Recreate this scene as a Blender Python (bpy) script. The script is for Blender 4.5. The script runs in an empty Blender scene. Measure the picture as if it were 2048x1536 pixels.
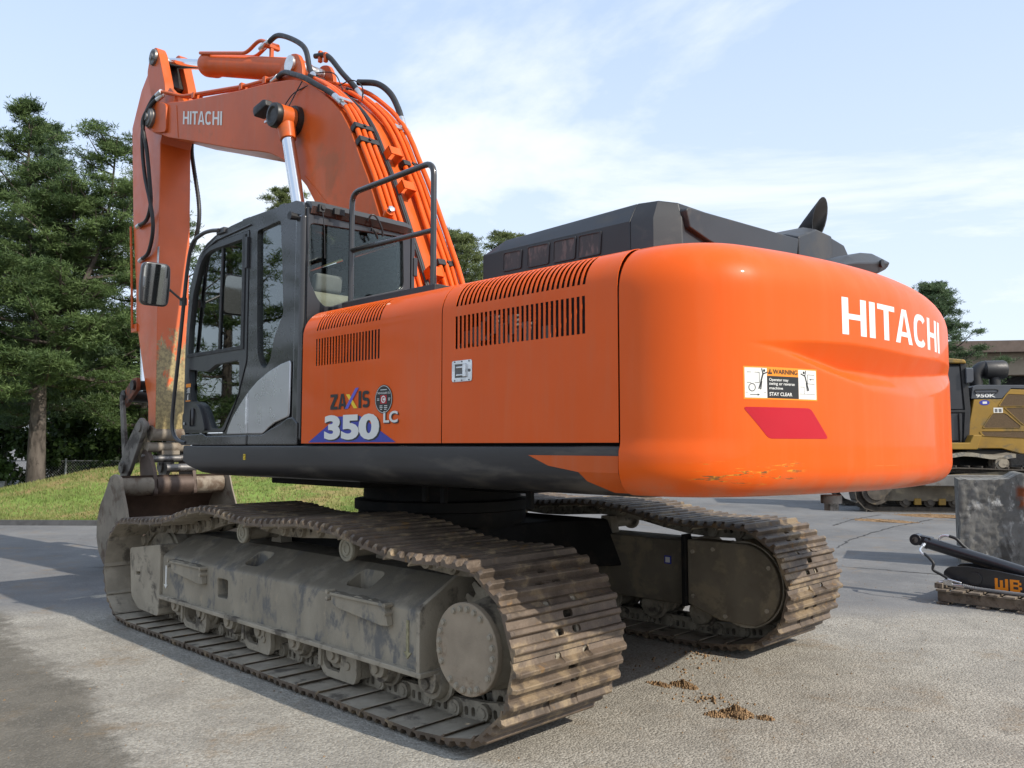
import bpy, bmesh, math, random
import numpy as np
from mathutils import Vector, Matrix, geometry, noise as mnoise

R = math.radians
scene = bpy.context.scene
col = scene.collection
random.seed(7)

# ------------------------------------------------------------------ camera, sky, sun, exposure
cam_d = bpy.data.cameras.new('camera')
cam = bpy.data.objects.new('camera', cam_d)
col.objects.link(cam)
cam_d.sensor_width = 36.0
cam_d.lens = 29.39
cam_d.clip_start = 0.05
cam_d.clip_end = 3000.0
YAW, PITCH = 45.379, 4.186
CAMP = Vector((-5.0952, 4.3787, 1.4548))
fwd = Vector((math.cos(R(PITCH)) * math.cos(R(YAW)), -math.cos(R(PITCH)) * math.sin(R(YAW)), math.sin(R(PITCH))))
rgt = fwd.cross(Vector((0, 0, 1))).normalized()
upv = rgt.cross(fwd)
cam.matrix_world = Matrix(((rgt.x, upv.x, -fwd.x, CAMP.x), (rgt.y, upv.y, -fwd.y, CAMP.y), (rgt.z, upv.z, -fwd.z, CAMP.z), (0, 0, 0, 1)))
scene.camera = cam

SUN_D = Vector((1.30, 0.17, -1.0)).normalized()          # the way the sunlight travels
SUN_EL = math.asin(-SUN_D.z)
SUN_ROT = math.atan2(-SUN_D.x, -SUN_D.y)

world = bpy.data.worlds.new('World')
scene.world = world
world.use_nodes = True
wn, wl = world.node_tree.nodes, world.node_tree.links
wn.clear()
w_out = wn.new('ShaderNodeOutputWorld')
w_bg = wn.new('ShaderNodeBackground')
w_bg.inputs['Strength'].default_value = 0.15
w_sky = wn.new('ShaderNodeTexSky')
w_sky.sky_type = 'NISHITA'
w_sky.sun_disc = False
w_sky.sun_elevation = SUN_EL
w_sky.sun_rotation = SUN_ROT
w_sky.air_density = 1.0
w_sky.dust_density = 1.2
w_sky.ozone_density = 1.6
w_tc = wn.new('ShaderNodeTexCoord')
w_sep = wn.new('ShaderNodeSeparateXYZ')
wl.new(w_tc.outputs['Generated'], w_sep.inputs[0])
# project the view direction on a flat cloud deck so that clouds flatten out towards the horizon
w_add = wn.new('ShaderNodeMath'); w_add.operation = 'ADD'; w_add.inputs[1].default_value = 0.16
wl.new(w_sep.outputs['Z'], w_add.inputs[0])
w_max = wn.new('ShaderNodeMath'); w_max.operation = 'MAXIMUM'; w_max.inputs[1].default_value = 0.05
wl.new(w_add.outputs[0], w_max.inputs[0])
w_dx = wn.new('ShaderNodeMath'); w_dx.operation = 'DIVIDE'
w_dy = wn.new('ShaderNodeMath'); w_dy.operation = 'DIVIDE'
wl.new(w_sep.outputs['X'], w_dx.inputs[0]); wl.new(w_max.outputs[0], w_dx.inputs[1])
wl.new(w_sep.outputs['Y'], w_dy.inputs[0]); wl.new(w_max.outputs[0], w_dy.inputs[1])
w_cmb = wn.new('ShaderNodeCombineXYZ')
wl.new(w_dx.outputs[0], w_cmb.inputs[0]); wl.new(w_dy.outputs[0], w_cmb.inputs[1])
w_map = wn.new('ShaderNodeMapping')
w_map.inputs['Rotation'].default_value = (0, 0, R(38))
w_map.inputs['Scale'].default_value = (0.75, 1.0, 1.0)
wl.new(w_cmb.outputs[0], w_map.inputs[0])
w_n1 = wn.new('ShaderNodeTexNoise')
w_n1.inputs['Scale'].default_value = 0.85
w_n1.inputs['Detail'].default_value = 9.0
w_n1.inputs['Roughness'].default_value = 0.6
w_n1.inputs['Distortion'].default_value = 0.45
wl.new(w_map.outputs[0], w_n1.inputs['Vector'])
w_r1 = wn.new('ShaderNodeMapRange')
w_r1.interpolation_type = 'SMOOTHSTEP'
w_r1.inputs['From Min'].default_value = 0.42
w_r1.inputs['From Max'].default_value = 0.66
w_r1.inputs['To Max'].default_value = 0.88
wl.new(w_n1.outputs['Fac'], w_r1.inputs['Value'])
# thin veil that thickens near the horizon
w_veil = wn.new('ShaderNodeMapRange')
w_veil.inputs['From Min'].default_value = 0.0
w_veil.inputs['From Max'].default_value = 0.55
w_veil.inputs['To Min'].default_value = 0.62
w_veil.inputs['To Max'].default_value = 0.0
w_haze = wn.new('ShaderNodeMix'); w_haze.data_type = 'RGBA'
w_haze.inputs['Factor'].default_value = 0.72
w_haze.inputs[7].default_value = (2.75, 3.5, 4.75, 1)
wl.new(w_sep.outputs['Z'], w_veil.inputs['Value'])
w_mx = wn.new('ShaderNodeMath'); w_mx.operation = 'MAXIMUM'
wl.new(w_r1.outputs[0], w_mx.inputs[0]); wl.new(w_veil.outputs[0], w_mx.inputs[1])
w_mix = wn.new('ShaderNodeMix'); w_mix.data_type = 'RGBA'
wl.new(w_mx.outputs[0], w_mix.inputs['Factor'])
wl.new(w_sky.outputs[0], w_haze.inputs[6]); wl.new(w_haze.outputs[2], w_mix.inputs[6])
CLOUD = (4.5, 4.75, 5.05, 1)
w_mix.inputs[7].default_value = CLOUD
wl.new(w_mix.outputs[2], w_bg.inputs['Color'])
wl.new(w_bg.outputs[0], w_out.inputs['Surface'])

sun_d = bpy.data.lights.new('sun', 'SUN')
sun_d.energy = 3.1
sun_d.angle = R(0.55)
sun_d.color = (1.0, 0.93, 0.82)
sun = bpy.data.objects.new('sun', sun_d)
col.objects.link(sun)
sun.rotation_euler = SUN_D.to_track_quat('-Z', 'Y').to_euler()
sun.location = (-20, -3, 20)

scene.view_settings.view_transform = 'Standard'
scene.view_settings.look = 'None'
scene.view_settings.gamma = 1.0
scene.view_settings.exposure = 0.65
scene.view_settings.use_curve_mapping = False
scene.render.engine = 'CYCLES'
scene.cycles.max_bounces = 7
scene.cycles.transparent_max_bounces = 12

# ------------------------------------------------------------------ mesh helpers
class MB:
    """Collects shapes in one bmesh."""
    def __init__(s):
        s.bm = bmesh.new()
        s.mi = 0
    def _f(s, vs):
        try:
            f = s.bm.faces.new(vs); f.material_index = s.mi
            return f
        except ValueError:
            return None
    def hexa(s, c):                                   # 8 corners: bottom 4 ccw, top 4 ccw
        v = [s.bm.verts.new(p) for p in c]
        for q in ((3, 2, 1, 0), (4, 5, 6, 7), (0, 1, 5, 4), (1, 2, 6, 5), (2, 3, 7, 6), (3, 0, 4, 7)):
            s._f([v[i] for i in q])
        return s
    def box(s, x0, x1, y0, y1, z0, z1, m=None):
        c = [(x0, y0, z0), (x1, y0, z0), (x1, y1, z0), (x0, y1, z0), (x0, y0, z1), (x1, y0, z1), (x1, y1, z1), (x0, y1, z1)]
        if m is not None:
            c = [m @ Vector(p) for p in c]
        return s.hexa(c)
    def prism(s, pts, ax, a, b, holes=(), m=None):
        """2D outline (and holes) extruded along ax from a to b. ax 'y': pts (x,z); 'x': (y,z); 'z': (x,y)."""
        def P(q, t):
            p = {'y': (q[0], t, q[1]), 'x': (t, q[0], q[1]), 'z': (q[0], q[1], t)}[ax]
            return m @ Vector(p) if m is not None else p
        loops = [list(pts)] + [list(h) for h in holes]
        va, vb = [], []
        for lp in loops:
            va.append([s.bm.verts.new(P(q, a)) for q in lp]); vb.append([s.bm.verts.new(P(q, b)) for q in lp])
        if holes:
            fa = [v for lp in va for v in lp]; fb = [v for lp in vb for v in lp]
            for t in geometry.tessellate_polygon([[Vector((q[0], q[1], 0)) for q in lp] for lp in loops]):
                s._f([fa[i] for i in t]); s._f([fb[i] for i in reversed(t)])
        else:
            s._f(va[0]); s._f(list(reversed(vb[0])))
        for A, B in zip(va, vb):
            n = len(A)
            for i in range(n):
                s._f([A[i], B[i], B[(i + 1) % n], A[(i + 1) % n]])
        return s
    def loft(s, rings, closed=True, cap=True):
        vr = [[s.bm.verts.new(p) for p in r] for r in rings]
        n = len(vr[0])
        for A, B in zip(vr, vr[1:]):
            for i in range(n if closed else n - 1):
                s._f([A[i], A[(i + 1) % n], B[(i + 1) % n], B[i]])
        if cap and closed:
            s._f(list(reversed(vr[0]))); s._f(vr[-1])
        return s
    def cyl(s, p0, p1, r0, r1=None, n=20, cap=True):
        p0, p1 = Vector(p0), Vector(p1)
        r1 = r0 if r1 is None else r1
        d = (p1 - p0).normalized()
        a = d.orthogonal().normalized(); b = d.cross(a)
        rings = [[p + (a * math.cos(2 * math.pi * k / n) + b * math.sin(2 * math.pi * k / n)) * r for k in range(n)] for p, r in ((p0, r0), (p1, r1))]
        return s.loft(rings, True, cap)
    def lathe(s, p0, d, prof, n=24):
        """prof: (t along d, radius)."""
        p0, d = Vector(p0), Vector(d).normalized()
        a = d.orthogonal().normalized(); b = d.cross(a)
        return s.loft([[p0 + d * t + (a * math.cos(2 * math.pi * k / n) + b * math.sin(2 * math.pi * k / n)) * r for k in range(n)] for t, r in prof])
    def tube(s, path, r, n=8, cap=True):
        path = [Vector(p) for p in path]
        rr = r if isinstance(r, (list, tuple)) else [r] * len(path)
        t = [(path[min(i + 1, len(path) - 1)] - path[max(i - 1, 0)]).normalized() for i in range(len(path))]
        a = t[0].orthogonal().normalized()
        rings = []
        for i, p in enumerate(path):
            a = (a - t[i] * a.dot(t[i]))
            a = a.normalized() if a.length > 1e-6 else t[i].orthogonal().normalized()
            b = t[i].cross(a)
            rings.append([p + (a * math.cos(2 * math.pi * k / n) + b * math.sin(2 * math.pi * k / n)) * rr[i] for k in range(n)])
        return s.loft(rings, True, cap)
    def quads(s, polys, f):
        """flat polygons (2D) mapped through f to 3D"""
        for pl in polys:
            s._f([s.bm.verts.new(f(*q)) for q in pl])
        return s
    def mesh(s, name, mats, ang=35, merge=0.0):
        if merge:
            bmesh.ops.remove_doubles(s.bm, verts=s.bm.verts, dist=merge)
        bmesh.ops.recalc_face_normals(s.bm, faces=s.bm.faces)
        me = bpy.data.meshes.new(name)
        s.bm.to_mesh(me); s.bm.free()
        for m in (mats if isinstance(mats, (list, tuple)) else [mats]):
            me.materials.append(m)
        if ang is not None:
            me.shade_smooth(); me.set_sharp_from_angle(angle=R(ang))
        return me
    def out(s, name, mats, parent=None, ang=35, bevel=0.0, seg=2, merge=0.0):
        return link(name, s.mesh(name, mats, ang, merge), parent, bevel, seg)
    def out_each(s, name, mats, parent=None, ang=35, bevel=0.0, seg=2):
        """every separate piece collected so far as an object of its own"""
        left, made = set(s.bm.verts), []
        while left:
            todo, piece = [left.pop()], []
            while todo:
                v = todo.pop(); piece.append(v)
                for e in v.link_edges:
                    o = e.other_vert(v)
                    if o in left:
                        left.remove(o); todo.append(o)
            m2 = MB(); mp = {v: m2.bm.verts.new(v.co) for v in piece}
            for f in {f for v in piece for f in v.link_faces}:
                m2._f([mp[v] for v in f.verts])
            made.append(m2.out(name, mats, parent, ang, bevel, seg))
        s.bm.free()
        return made[0]

def link(name, me, parent=None, bevel=0.0, seg=2):
    o = bpy.data.objects.new(name, me)
    col.objects.link(o)
    if parent is not None:
        o.parent = parent
    if bevel:
        b = o.modifiers.new('bevel', 'BEVEL')
        b.width = bevel; b.segments = seg; b.limit_method = 'ANGLE'; b.angle_limit = R(38); b.harden_normals = True
    return o

def thing(name, label, cat, loc=(0, 0, 0), rz=0.0, group=None):
    o = bpy.data.objects.new(name, None)
    o.empty_display_size = 0.3
    col.objects.link(o)
    o.location = loc; o.rotation_euler = (0, 0, rz)
    return tag(o, label, cat, group)

def tag(o, label, cat, group=None):
    o['label'] = label; o['category'] = cat
    if group:
        o['group'] = group
    return o

def struct(o, kind='structure'):
    o['kind'] = kind
    return o

def copy(o, parent=None, mw=None):
    c = o.copy()
    col.objects.link(c)
    c.parent = parent
    if mw is not None:
        c.matrix_local = mw
    return c

def cutout(me, cutters):
    """mesh minus cutter meshes, through evaluated boolean modifiers"""
    o = bpy.data.objects.new('tmp', me); col.objects.link(o)
    tmp = []
    for c in cutters:
        k = bpy.data.objects.new('tmpc', c); col.objects.link(k); tmp.append(k)
        b = o.modifiers.new('b', 'BOOLEAN'); b.operation = 'DIFFERENCE'; b.object = k; b.solver = 'EXACT'
    dg = bpy.context.evaluated_depsgraph_get()
    new = bpy.data.meshes.new_from_object(o.evaluated_get(dg))
    for k in tmp + [o]:
        bpy.data.objects.remove(k)
    new.name = me.name
    return new

def spline(pts, n=8):
    P = [Vector(p) for p in pts]
    P = [P[0] * 2 - P[1]] + P + [P[-1] * 2 - P[-2]]
    out = []
    for i in range(1, len(P) - 2):
        a, b, c, d = P[i - 1:i + 3]
        for k in range(n):
            t = k / n
            out.append(0.5 * ((2 * b) + (c - a) * t + (2 * a - 5 * b + 4 * c - d) * t * t + (3 * b - a - 3 * c + d) * t ** 3))
    out.append(P[-2])
    return out

def fillet(pts, r, n=6):
    P = [Vector(p) for p in pts]
    out = [P[0]]
    for a, b, c in zip(P, P[1:], P[2:]):
        u, v = (a - b).normalized(), (c - b).normalized()
        k = min(r, (a - b).length * 0.49, (c - b).length * 0.49)
        p0, p1 = b + u * k, b + v * k
        for i in range(n + 1):
            t = i / n
            out.append(p0 * (1 - t) ** 2 + b * 2 * t * (1 - t) + p1 * t * t)
    out.append(P[-1])
    return out

def round_poly(pts, r, n=4):
    """2D polygon with rounded corners"""
    P = [Vector((p[0], p[1], 0)) for p in pts]
    out = []
    N = len(P)
    for i in range(N):
        a, b, c = P[i - 1], P[i], P[(i + 1) % N]
        rr = r[i] if isinstance(r, (list, tuple)) else r
        u, v = (a - b), (c - b)
        k = min(rr, u.length * 0.48, v.length * 0.48)
        if k < 1e-5:
            out.append((b.x, b.y)); continue
        p0, p1 = b + u.normalized() * k, b + v.normalized() * k
        for j in range(n + 1):
            t = j / n
            q = p0 * (1 - t) ** 2 + b * 2 * t * (1 - t) + p1 * t * t
            out.append((q.x, q.y))
    return out

def circle2(cx, cy, r, n=24):
    return [(cx + r * math.cos(2 * math.pi * k / n), cy + r * math.sin(2 * math.pi * k / n)) for k in range(n)]

def ramp(x, xs, ys):
    return float(np.interp(x, xs, ys))

# ------------------------------------------------------------------ materials
def mat_nodes(name):
    m = bpy.data.materials.new(name)
    m.use_nodes = True
    nt = m.node_tree
    nt.nodes.clear()
    out = nt.nodes.new('ShaderNodeOutputMaterial')
    b = nt.nodes.new('ShaderNodeBsdfPrincipled')
    nt.links.new(b.outputs[0], out.inputs[0])
    return m, nt.nodes, nt.links, b, out

def c4(c):
    return (c[0], c[1], c[2], 1.0)

def node_noise(N, L, vec, scale, detail=5, rough=0.55, dist=0.0):
    n = N.new('ShaderNodeTexNoise')
    n.inputs['Scale'].default_value = scale; n.inputs['Detail'].default_value = detail
    n.inputs['Roughness'].default_value = rough; n.inputs['Distortion'].default_value = dist
    L.new(vec, n.inputs['Vector'])
    return n.outputs['Fac']

def node_range(N, L, v, a, b, c=0.0, d=1.0, smooth=True):
    n = N.new('ShaderNodeMapRange')
    if smooth:
        n.interpolation_type = 'SMOOTHSTEP'
    n.inputs['From Min'].default_value = a; n.inputs['From Max'].default_value = b
    n.inputs['To Min'].default_value = c; n.inputs['To Max'].default_value = d
    L.new(v, n.inputs['Value'])
    return n.outputs[0]

def node_mix(N, L, f, a, b):
    n = N.new('ShaderNodeMix'); n.data_type = 'RGBA'
    for s, v in ((n.inputs['Factor'], f), (n.inputs[6], a), (n.inputs[7], b)):
        if isinstance(v, (int, float)):
            s.default_value = v
        elif isinstance(v, tuple):
            s.default_value = c4(v)
        else:
            L.new(v, s)
    return n.outputs[2]

def node_math(N, L, op, a, b=None):
    n = N.new('ShaderNodeMath'); n.operation = op
    for s, v in ((n.inputs[0], a), (n.inputs[1], b)):
        if v is None:
            continue
        if isinstance(v, (int, float)):
            s.default_value = v
        else:
            L.new(v, s)
    return n.outputs[0]

def M(name, c, rough=0.5, metal=0.0, coat=0.0, var=0.12, vs=2.0, dirt=None, dirt2=None, bump=0.0, bs=60.0, stretch=(1, 1, 1), rand=False, spec=0.5, coat_r=0.08, streak=None):
    """dirt = (colour, coverage 0..1, scale, roughness)"""
    m, N, L, b, out = mat_nodes(name)
    tc = N.new('ShaderNodeTexCoord')
    vec = tc.outputs['Object']
    if rand:
        oi = N.new('ShaderNodeObjectInfo')
        mul = N.new('ShaderNodeVectorMath'); mul.operation = 'SCALE'
        cmb = N.new('ShaderNodeCombineXYZ')
        for i in range(3):
            L.new(oi.outputs['Random'], cmb.inputs[i])
        L.new(cmb.outputs[0], mul.inputs[0]); mul.inputs['Scale'].default_value = 37.0
        ad = N.new('ShaderNodeVectorMath'); ad.operation = 'ADD'
        L.new(vec, ad.inputs[0]); L.new(mul.outputs[0], ad.inputs[1])
        vec = ad.outputs[0]
    mp = N.new('ShaderNodeMapping')
    mp.inputs['Scale'].default_value = stretch
    L.new(vec, mp.inputs[0])
    v2 = mp.outputs[0]
    f = node_noise(N, L, v2, vs, 6)
    f = node_range(N, L, f, 0.3, 0.7)
    colr = node_mix(N, L, f, tuple(x * (1 - var) for x in c), tuple(min(1, x * (1 + var)) for x in c))
    rg = None
    for dd in (dirt, dirt2):
        if dd is None:
            continue
        dc, cov, sc, dr = dd
        g = node_noise(N, L, v2, sc, 9, 0.65, 0.3)
        th = 0.5 + (0.5 - cov) * 0.55
        g = node_range(N, L, g, th - 0.07, th + 0.07)
        colr = node_mix(N, L, g, colr, dc)
        r = N.new('ShaderNodeMapRange'); L.new(g, r.inputs['Value'])
        r.inputs['To Min'].default_value = rough; r.inputs['To Max'].default_value = dr
        rg = r.outputs[0]
    if streak:                                        # rain-washed dust film: (colour, amount)
        m3 = N.new('ShaderNodeMapping'); m3.inputs['Scale'].default_value = (5.5, 5.5, .45); L.new(vec, m3.inputs[0])
        g1 = node_range(N, L, node_noise(N, L, m3.outputs[0], 2.2, 7, .62), .42, .72)
        g2 = node_range(N, L, node_noise(N, L, vec, 1.4, 5, .6), .35, .65, .35, 1)
        colr = node_mix(N, L, node_math(N, L, 'MULTIPLY', node_math(N, L, 'MULTIPLY', g1, g2), streak[1]), colr, streak[0])
    L.new(colr, b.inputs['Base Color'])
    if rg is None:
        g = node_noise(N, L, v2, vs * 3.1, 4)
        rg = node_range(N, L, g, 0.3, 0.7, rough * 0.85, min(1, rough * 1.15))
    L.new(rg, b.inputs['Roughness'])
    b.inputs['Metallic'].default_value = metal
    b.inputs['Specular IOR Level'].default_value = spec
    b.inputs['Coat Weight'].default_value = coat
    b.inputs['Coat Roughness'].default_value = coat_r
    if bump:
        bn = N.new('ShaderNodeBump')
        bn.inputs['Strength'].default_value = bump; bn.inputs['Distance'].default_value = 0.01
        L.new(node_noise(N, L, v2, bs, 8, 0.65), bn.inputs['Height'])
        L.new(bn.outputs[0], b.inputs['Normal'])
    return m

ORANGE = (0.70, 0.097, 0.006)
DUST = (0.21, 0.19, 0.155)
m_orange = M('orange_paint', ORANGE, 0.42, 0, 0.22, 0.05, 1.2, coat_r=0.08, spec=.15, bump=.06, bs=3.0, streak=((.60, .155, .06), .34))
m_orange_dull = M('weathered_orange_paint', (0.56, 0.092, 0.009), 0.45, 0, 0.2, 0.10, 1.5, dirt=((0.40, 0.10, 0.030), 0.28, 2.2, 0.6), coat_r=0.2, spec=.25, streak=((.46, .13, .06), .5))
m_black = M('charcoal_paint', (0.022, 0.022, 0.025), 0.34, 0, 0.35, 0.15, 2, coat_r=0.12)
m_cab = M('gloss_charcoal_cab_paint', (0.026, 0.0245, 0.0245), 0.28, 0.2, 0.6, 0.1, 2, coat_r=0.07)
m_plastic = M('matt_black_cover', (0.024, 0.0255, 0.029), 0.45, 0, 0, 0.15, 2.5, dirt=((0.045, 0.045, 0.045), 0.35, 3, 0.6), bump=0.05, bs=180)
m_skirt = M('dusty_charcoal_frame', (0.030, 0.030, 0.033), 0.42, 0, 0.1, 0.2, 2, dirt=((0.075, 0.068, 0.06), 0.36, 2.6, 0.7), stretch=(0.6, 0.6, 2.2))
m_rubber = M('black_rubber', (0.016, 0.016, 0.017), 0.5, 0, 0, 0.2, 8, bump=0.1, bs=90)
m_dark = M('dark_interior', (0.008, 0.008, 0.009), 0.8, 0, 0, 0.2, 5)
m_chrome = M('chrome_rod', (0.75, 0.76, 0.78), 0.10, 1.0, 0, 0.03, 5)
m_zinc = M('zinc_fitting', (0.62, 0.63, 0.64), 0.30, 0.9, 0, 0.12, 12)
m_pin = M('greasy_steel_pin', (0.20, 0.19, 0.18), 0.42, 0.7, 0, 0.3, 9, dirt=((0.035, 0.03, 0.026), 0.4, 9, 0.5))
m_grease = M('black_grease', (0.02, 0.018, 0.016), 0.45, 0.2, 0, 0.4, 7)
m_shoe = M('rusty_track_steel', (0.118, 0.088, 0.064), 0.52, 0.25, 0, 0.30, 7, dirt=((0.255, 0.190, 0.118), 0.36, 5.5, 0.9), dirt2=((0.23, 0.135, 0.055), 0.22, 9, 0.85), bump=0.5, bs=55, rand=True)
m_shoe_in = M('dust_caked_track_plate', (0.315, 0.277, 0.218), 0.9, 0, 0, 0.18, 6, dirt=((0.12, 0.105, 0.085), 0.3, 5, 0.85), bump=0.4, bs=60, rand=True, spec=0.2)
m_link = M('dusty_track_chain', (0.27, 0.236, 0.182), 0.8, 0.1, 0, 0.28, 10, dirt=((0.075, 0.062, 0.05), 0.34, 9, 0.6), bump=0.4, bs=70, rand=True, spec=0.25)
m_frame = M('dusty_undercarriage_paint', (0.285, 0.252, 0.196), 0.88, 0, 0, 0.14, 3, dirt=((0.145, 0.142, 0.135), 0.38, 4.5, 0.75), dirt2=((0.34, 0.29, 0.215), 0.26, 8, 0.9), bump=0.35, bs=70, stretch=(1.6, 1.6, 0.9), spec=0.25)
m_frame_pl = M('dust_coated_casting', (0.325, 0.285, 0.222), 0.9, 0, 0, 0.14, 4, dirt=((0.115, 0.10, 0.082), 0.34, 5, 0.85), bump=0.4, bs=80, spec=0.2)
m_cover = M('rust_stained_cover', (0.30, 0.245, 0.182), 0.82, 0.1, 0, 0.16, 5, dirt=((0.175, 0.115, 0.07), 0.33, 4.5, 0.85), bump=0.3, bs=90, spec=0.25)
m_under = M('oily_black_underframe', (0.010, 0.0095, 0.009), 0.7, 0, 0, 0.3, 4, dirt=((0.026, 0.022, 0.018), 0.3, 5, 0.85), spec=.2)
m_silver = M('silver_panel_paint', (0.52, 0.52, 0.53), 0.30, 0.75, 0.4, 0.04, 2)
m_white = M('white_decal', (0.70, 0.695, 0.66), 0.4, 0, 0, 0.03, 3)
m_dblack = M('black_decal', (0.012, 0.012, 0.012), 0.4, 0, 0, 0.1, 3)
m_blue = M('blue_decal', (0.035, 0.045, 0.33), 0.4, 0, 0, 0.05, 3)
m_purple = M('violet_decal', (0.11, 0.10, 0.50), 0.4, 0, 0, 0.05, 3)
m_yellow = M('yellow_decal', (0.80, 0.55, 0.02), 0.4, 0, 0, 0.05, 3)
m_amber = M('amber_decal', (0.78, 0.25, 0.01), 0.4, 0, 0, 0.04, 3)
m_red = M('red_reflector', (0.43, 0.005, 0.016), 0.35, 0, 0.1, 0.04, 3, spec=.3)
m_beige = M('seat_fabric', (0.25, 0.235, 0.19), 0.9, 0, 0, 0.1, 9)
m_grey = M('grey_trim', (0.14, 0.14, 0.14), 0.7, 0, 0, 0.1, 6)
m_bucket = M('worn_bucket_steel', (0.23, 0.195, 0.15), 0.72, 0.2, 0, 0.2, 3.5, dirt=((0.11, 0.075, 0.05), 0.36, 3.2, 0.75), bump=0.35, bs=50)
m_bucket_in = M('brown_bucket_steel', (0.085, 0.058, 0.045), 0.55, 0.35, 0, 0.25, 4, dirt=((0.15, 0.11, 0.075), 0.25, 4, 0.8), bump=0.3, bs=50)
m_linkage = M('scuffed_linkage_steel', (0.17, 0.155, 0.135), 0.6, 0.25, 0, 0.22, 5, dirt=((0.05, 0.042, 0.036), 0.4, 4.5, 0.6), bump=0.25, bs=50)

def glass_mat(name, tint, boost=2.1, ior=1.5):
    m, N, L, b, out = mat_nodes(name)
    N.remove(b)
    tr = N.new('ShaderNodeBsdfTransparent'); tr.inputs[0].default_value = c4(tint)
    gl = N.new('ShaderNodeBsdfGlossy'); gl.inputs['Roughness'].default_value = 0.015
    gl.inputs[0].default_value = (0.95, 1.0, 0.98, 1)
    fr = N.new('ShaderNodeFresnel'); fr.inputs['IOR'].default_value = ior
    k = node_math(N, L, 'MULTIPLY', fr.outputs[0], boost)
    k = node_math(N, L, 'MINIMUM', k, 1.0)
    mx = N.new('ShaderNodeMixShader')
    L.new(k, mx.inputs[0]); L.new(tr.outputs[0], mx.inputs[1]); L.new(gl.outputs[0], mx.inputs[2])
    L.new(mx.outputs[0], out.inputs[0])
    return m
m_glass = glass_mat('tinted_cab_glass', (0.80, 0.86, 0.84))
m_glass_r = glass_mat('green_rear_glass', (0.90, 0.93, 0.91), 0.5)
m_glass_far = glass_mat('clear_side_glass', (0.92, 0.95, 0.94), 1.0)
m_mirror = M('mirror_glass', (0.75, 0.78, 0.80), 0.03, 1.0, 0, 0.02, 3)

# arm: orange with the paint scoured to dusty primer on the lower half
def arm_mat():
    m = M('scoured_orange_arm_paint', (0.62, 0.105, 0.013), 0.42, 0, 0.2, 0.10, 1.5, coat_r=0.2)
    N, L = m.node_tree.nodes, m.node_tree.links
    b = next(n for n in N if n.type == 'BSDF_PRINCIPLED')
    src = b.inputs['Base Color'].links[0].from_socket
    tc = N.new('ShaderNodeTexCoord')
    sp = N.new('ShaderNodeSeparateXYZ'); L.new(tc.outputs['Object'], sp.inputs[0])
    h = node_range(N, L, sp.outputs['Z'], 3.35, 2.0, -0.14, 0.22, False)
    mp = N.new('ShaderNodeMapping'); mp.inputs['Scale'].default_value = (1, 1, 0.45)
    L.new(tc.outputs['Object'], mp.inputs[0])
    n = node_noise(N, L, mp.outputs[0], 5.5, 10, 0.68, 0.4)
    n = node_math(N, L, 'ADD', n, h)
    f = node_range(N, L, n, 0.51, 0.59)
    ge = N.new('ShaderNodeNewGeometry'); gs = N.new('ShaderNodeSeparateXYZ'); L.new(ge.outputs['Normal'], gs.inputs[0])
    f = node_math(N, L, 'MULTIPLY', f, node_range(N, L, gs.outputs['X'], -.3, -.8, .12, 1))   # the face towards the bucket's load is the scoured one
    n3 = node_range(N, L, node_noise(N, L, tc.outputs['Object'], 24, 6, 0.7), 0.40, 0.62)
    prim = node_mix(N, L, n3, (0.19, 0.145, 0.065), (0.36, 0.28, 0.12))
    L.new(node_mix(N, L, f, src, prim), b.inputs['Base Color'])
    return m
m_arm = arm_mat()

# counterweight: orange with ochre scrapes low on the rear corner and dusty bottom edge
m_frame_shade = M('shade_toned_frame', (0.15, 0.128, 0.095), 0.8, 0, 0, 0.2, 3, dirt=((0.23, 0.19, 0.13), 0.38, 4, 0.9), bump=0.3, bs=60, spec=0.2)  # shade on the far-side track frame painted in as a darker frame colour
# dark oily soil lies on the upward faces of the track frames
N, L = m_frame.node_tree.nodes, m_frame.node_tree.links
_b = next(n for n in N if n.type == 'BSDF_PRINCIPLED'); _s = _b.inputs['Base Color'].links[0].from_socket
_g = N.new('ShaderNodeNewGeometry'); _sp = N.new('ShaderNodeSeparateXYZ'); L.new(_g.outputs['Normal'], _sp.inputs[0])
_tc = N.new('ShaderNodeTexCoord')
_n = node_noise(N, L, _tc.outputs['Object'], 4.0, 8, .65)
_k = node_math(N, L, 'MULTIPLY', node_range(N, L, _sp.outputs['Z'], .55, .8), node_range(N, L, _n, .30, .55, .25, .85))
L.new(node_mix(N, L, _k, _s, (.135, .118, .092)), _b.inputs['Base Color'])

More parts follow.
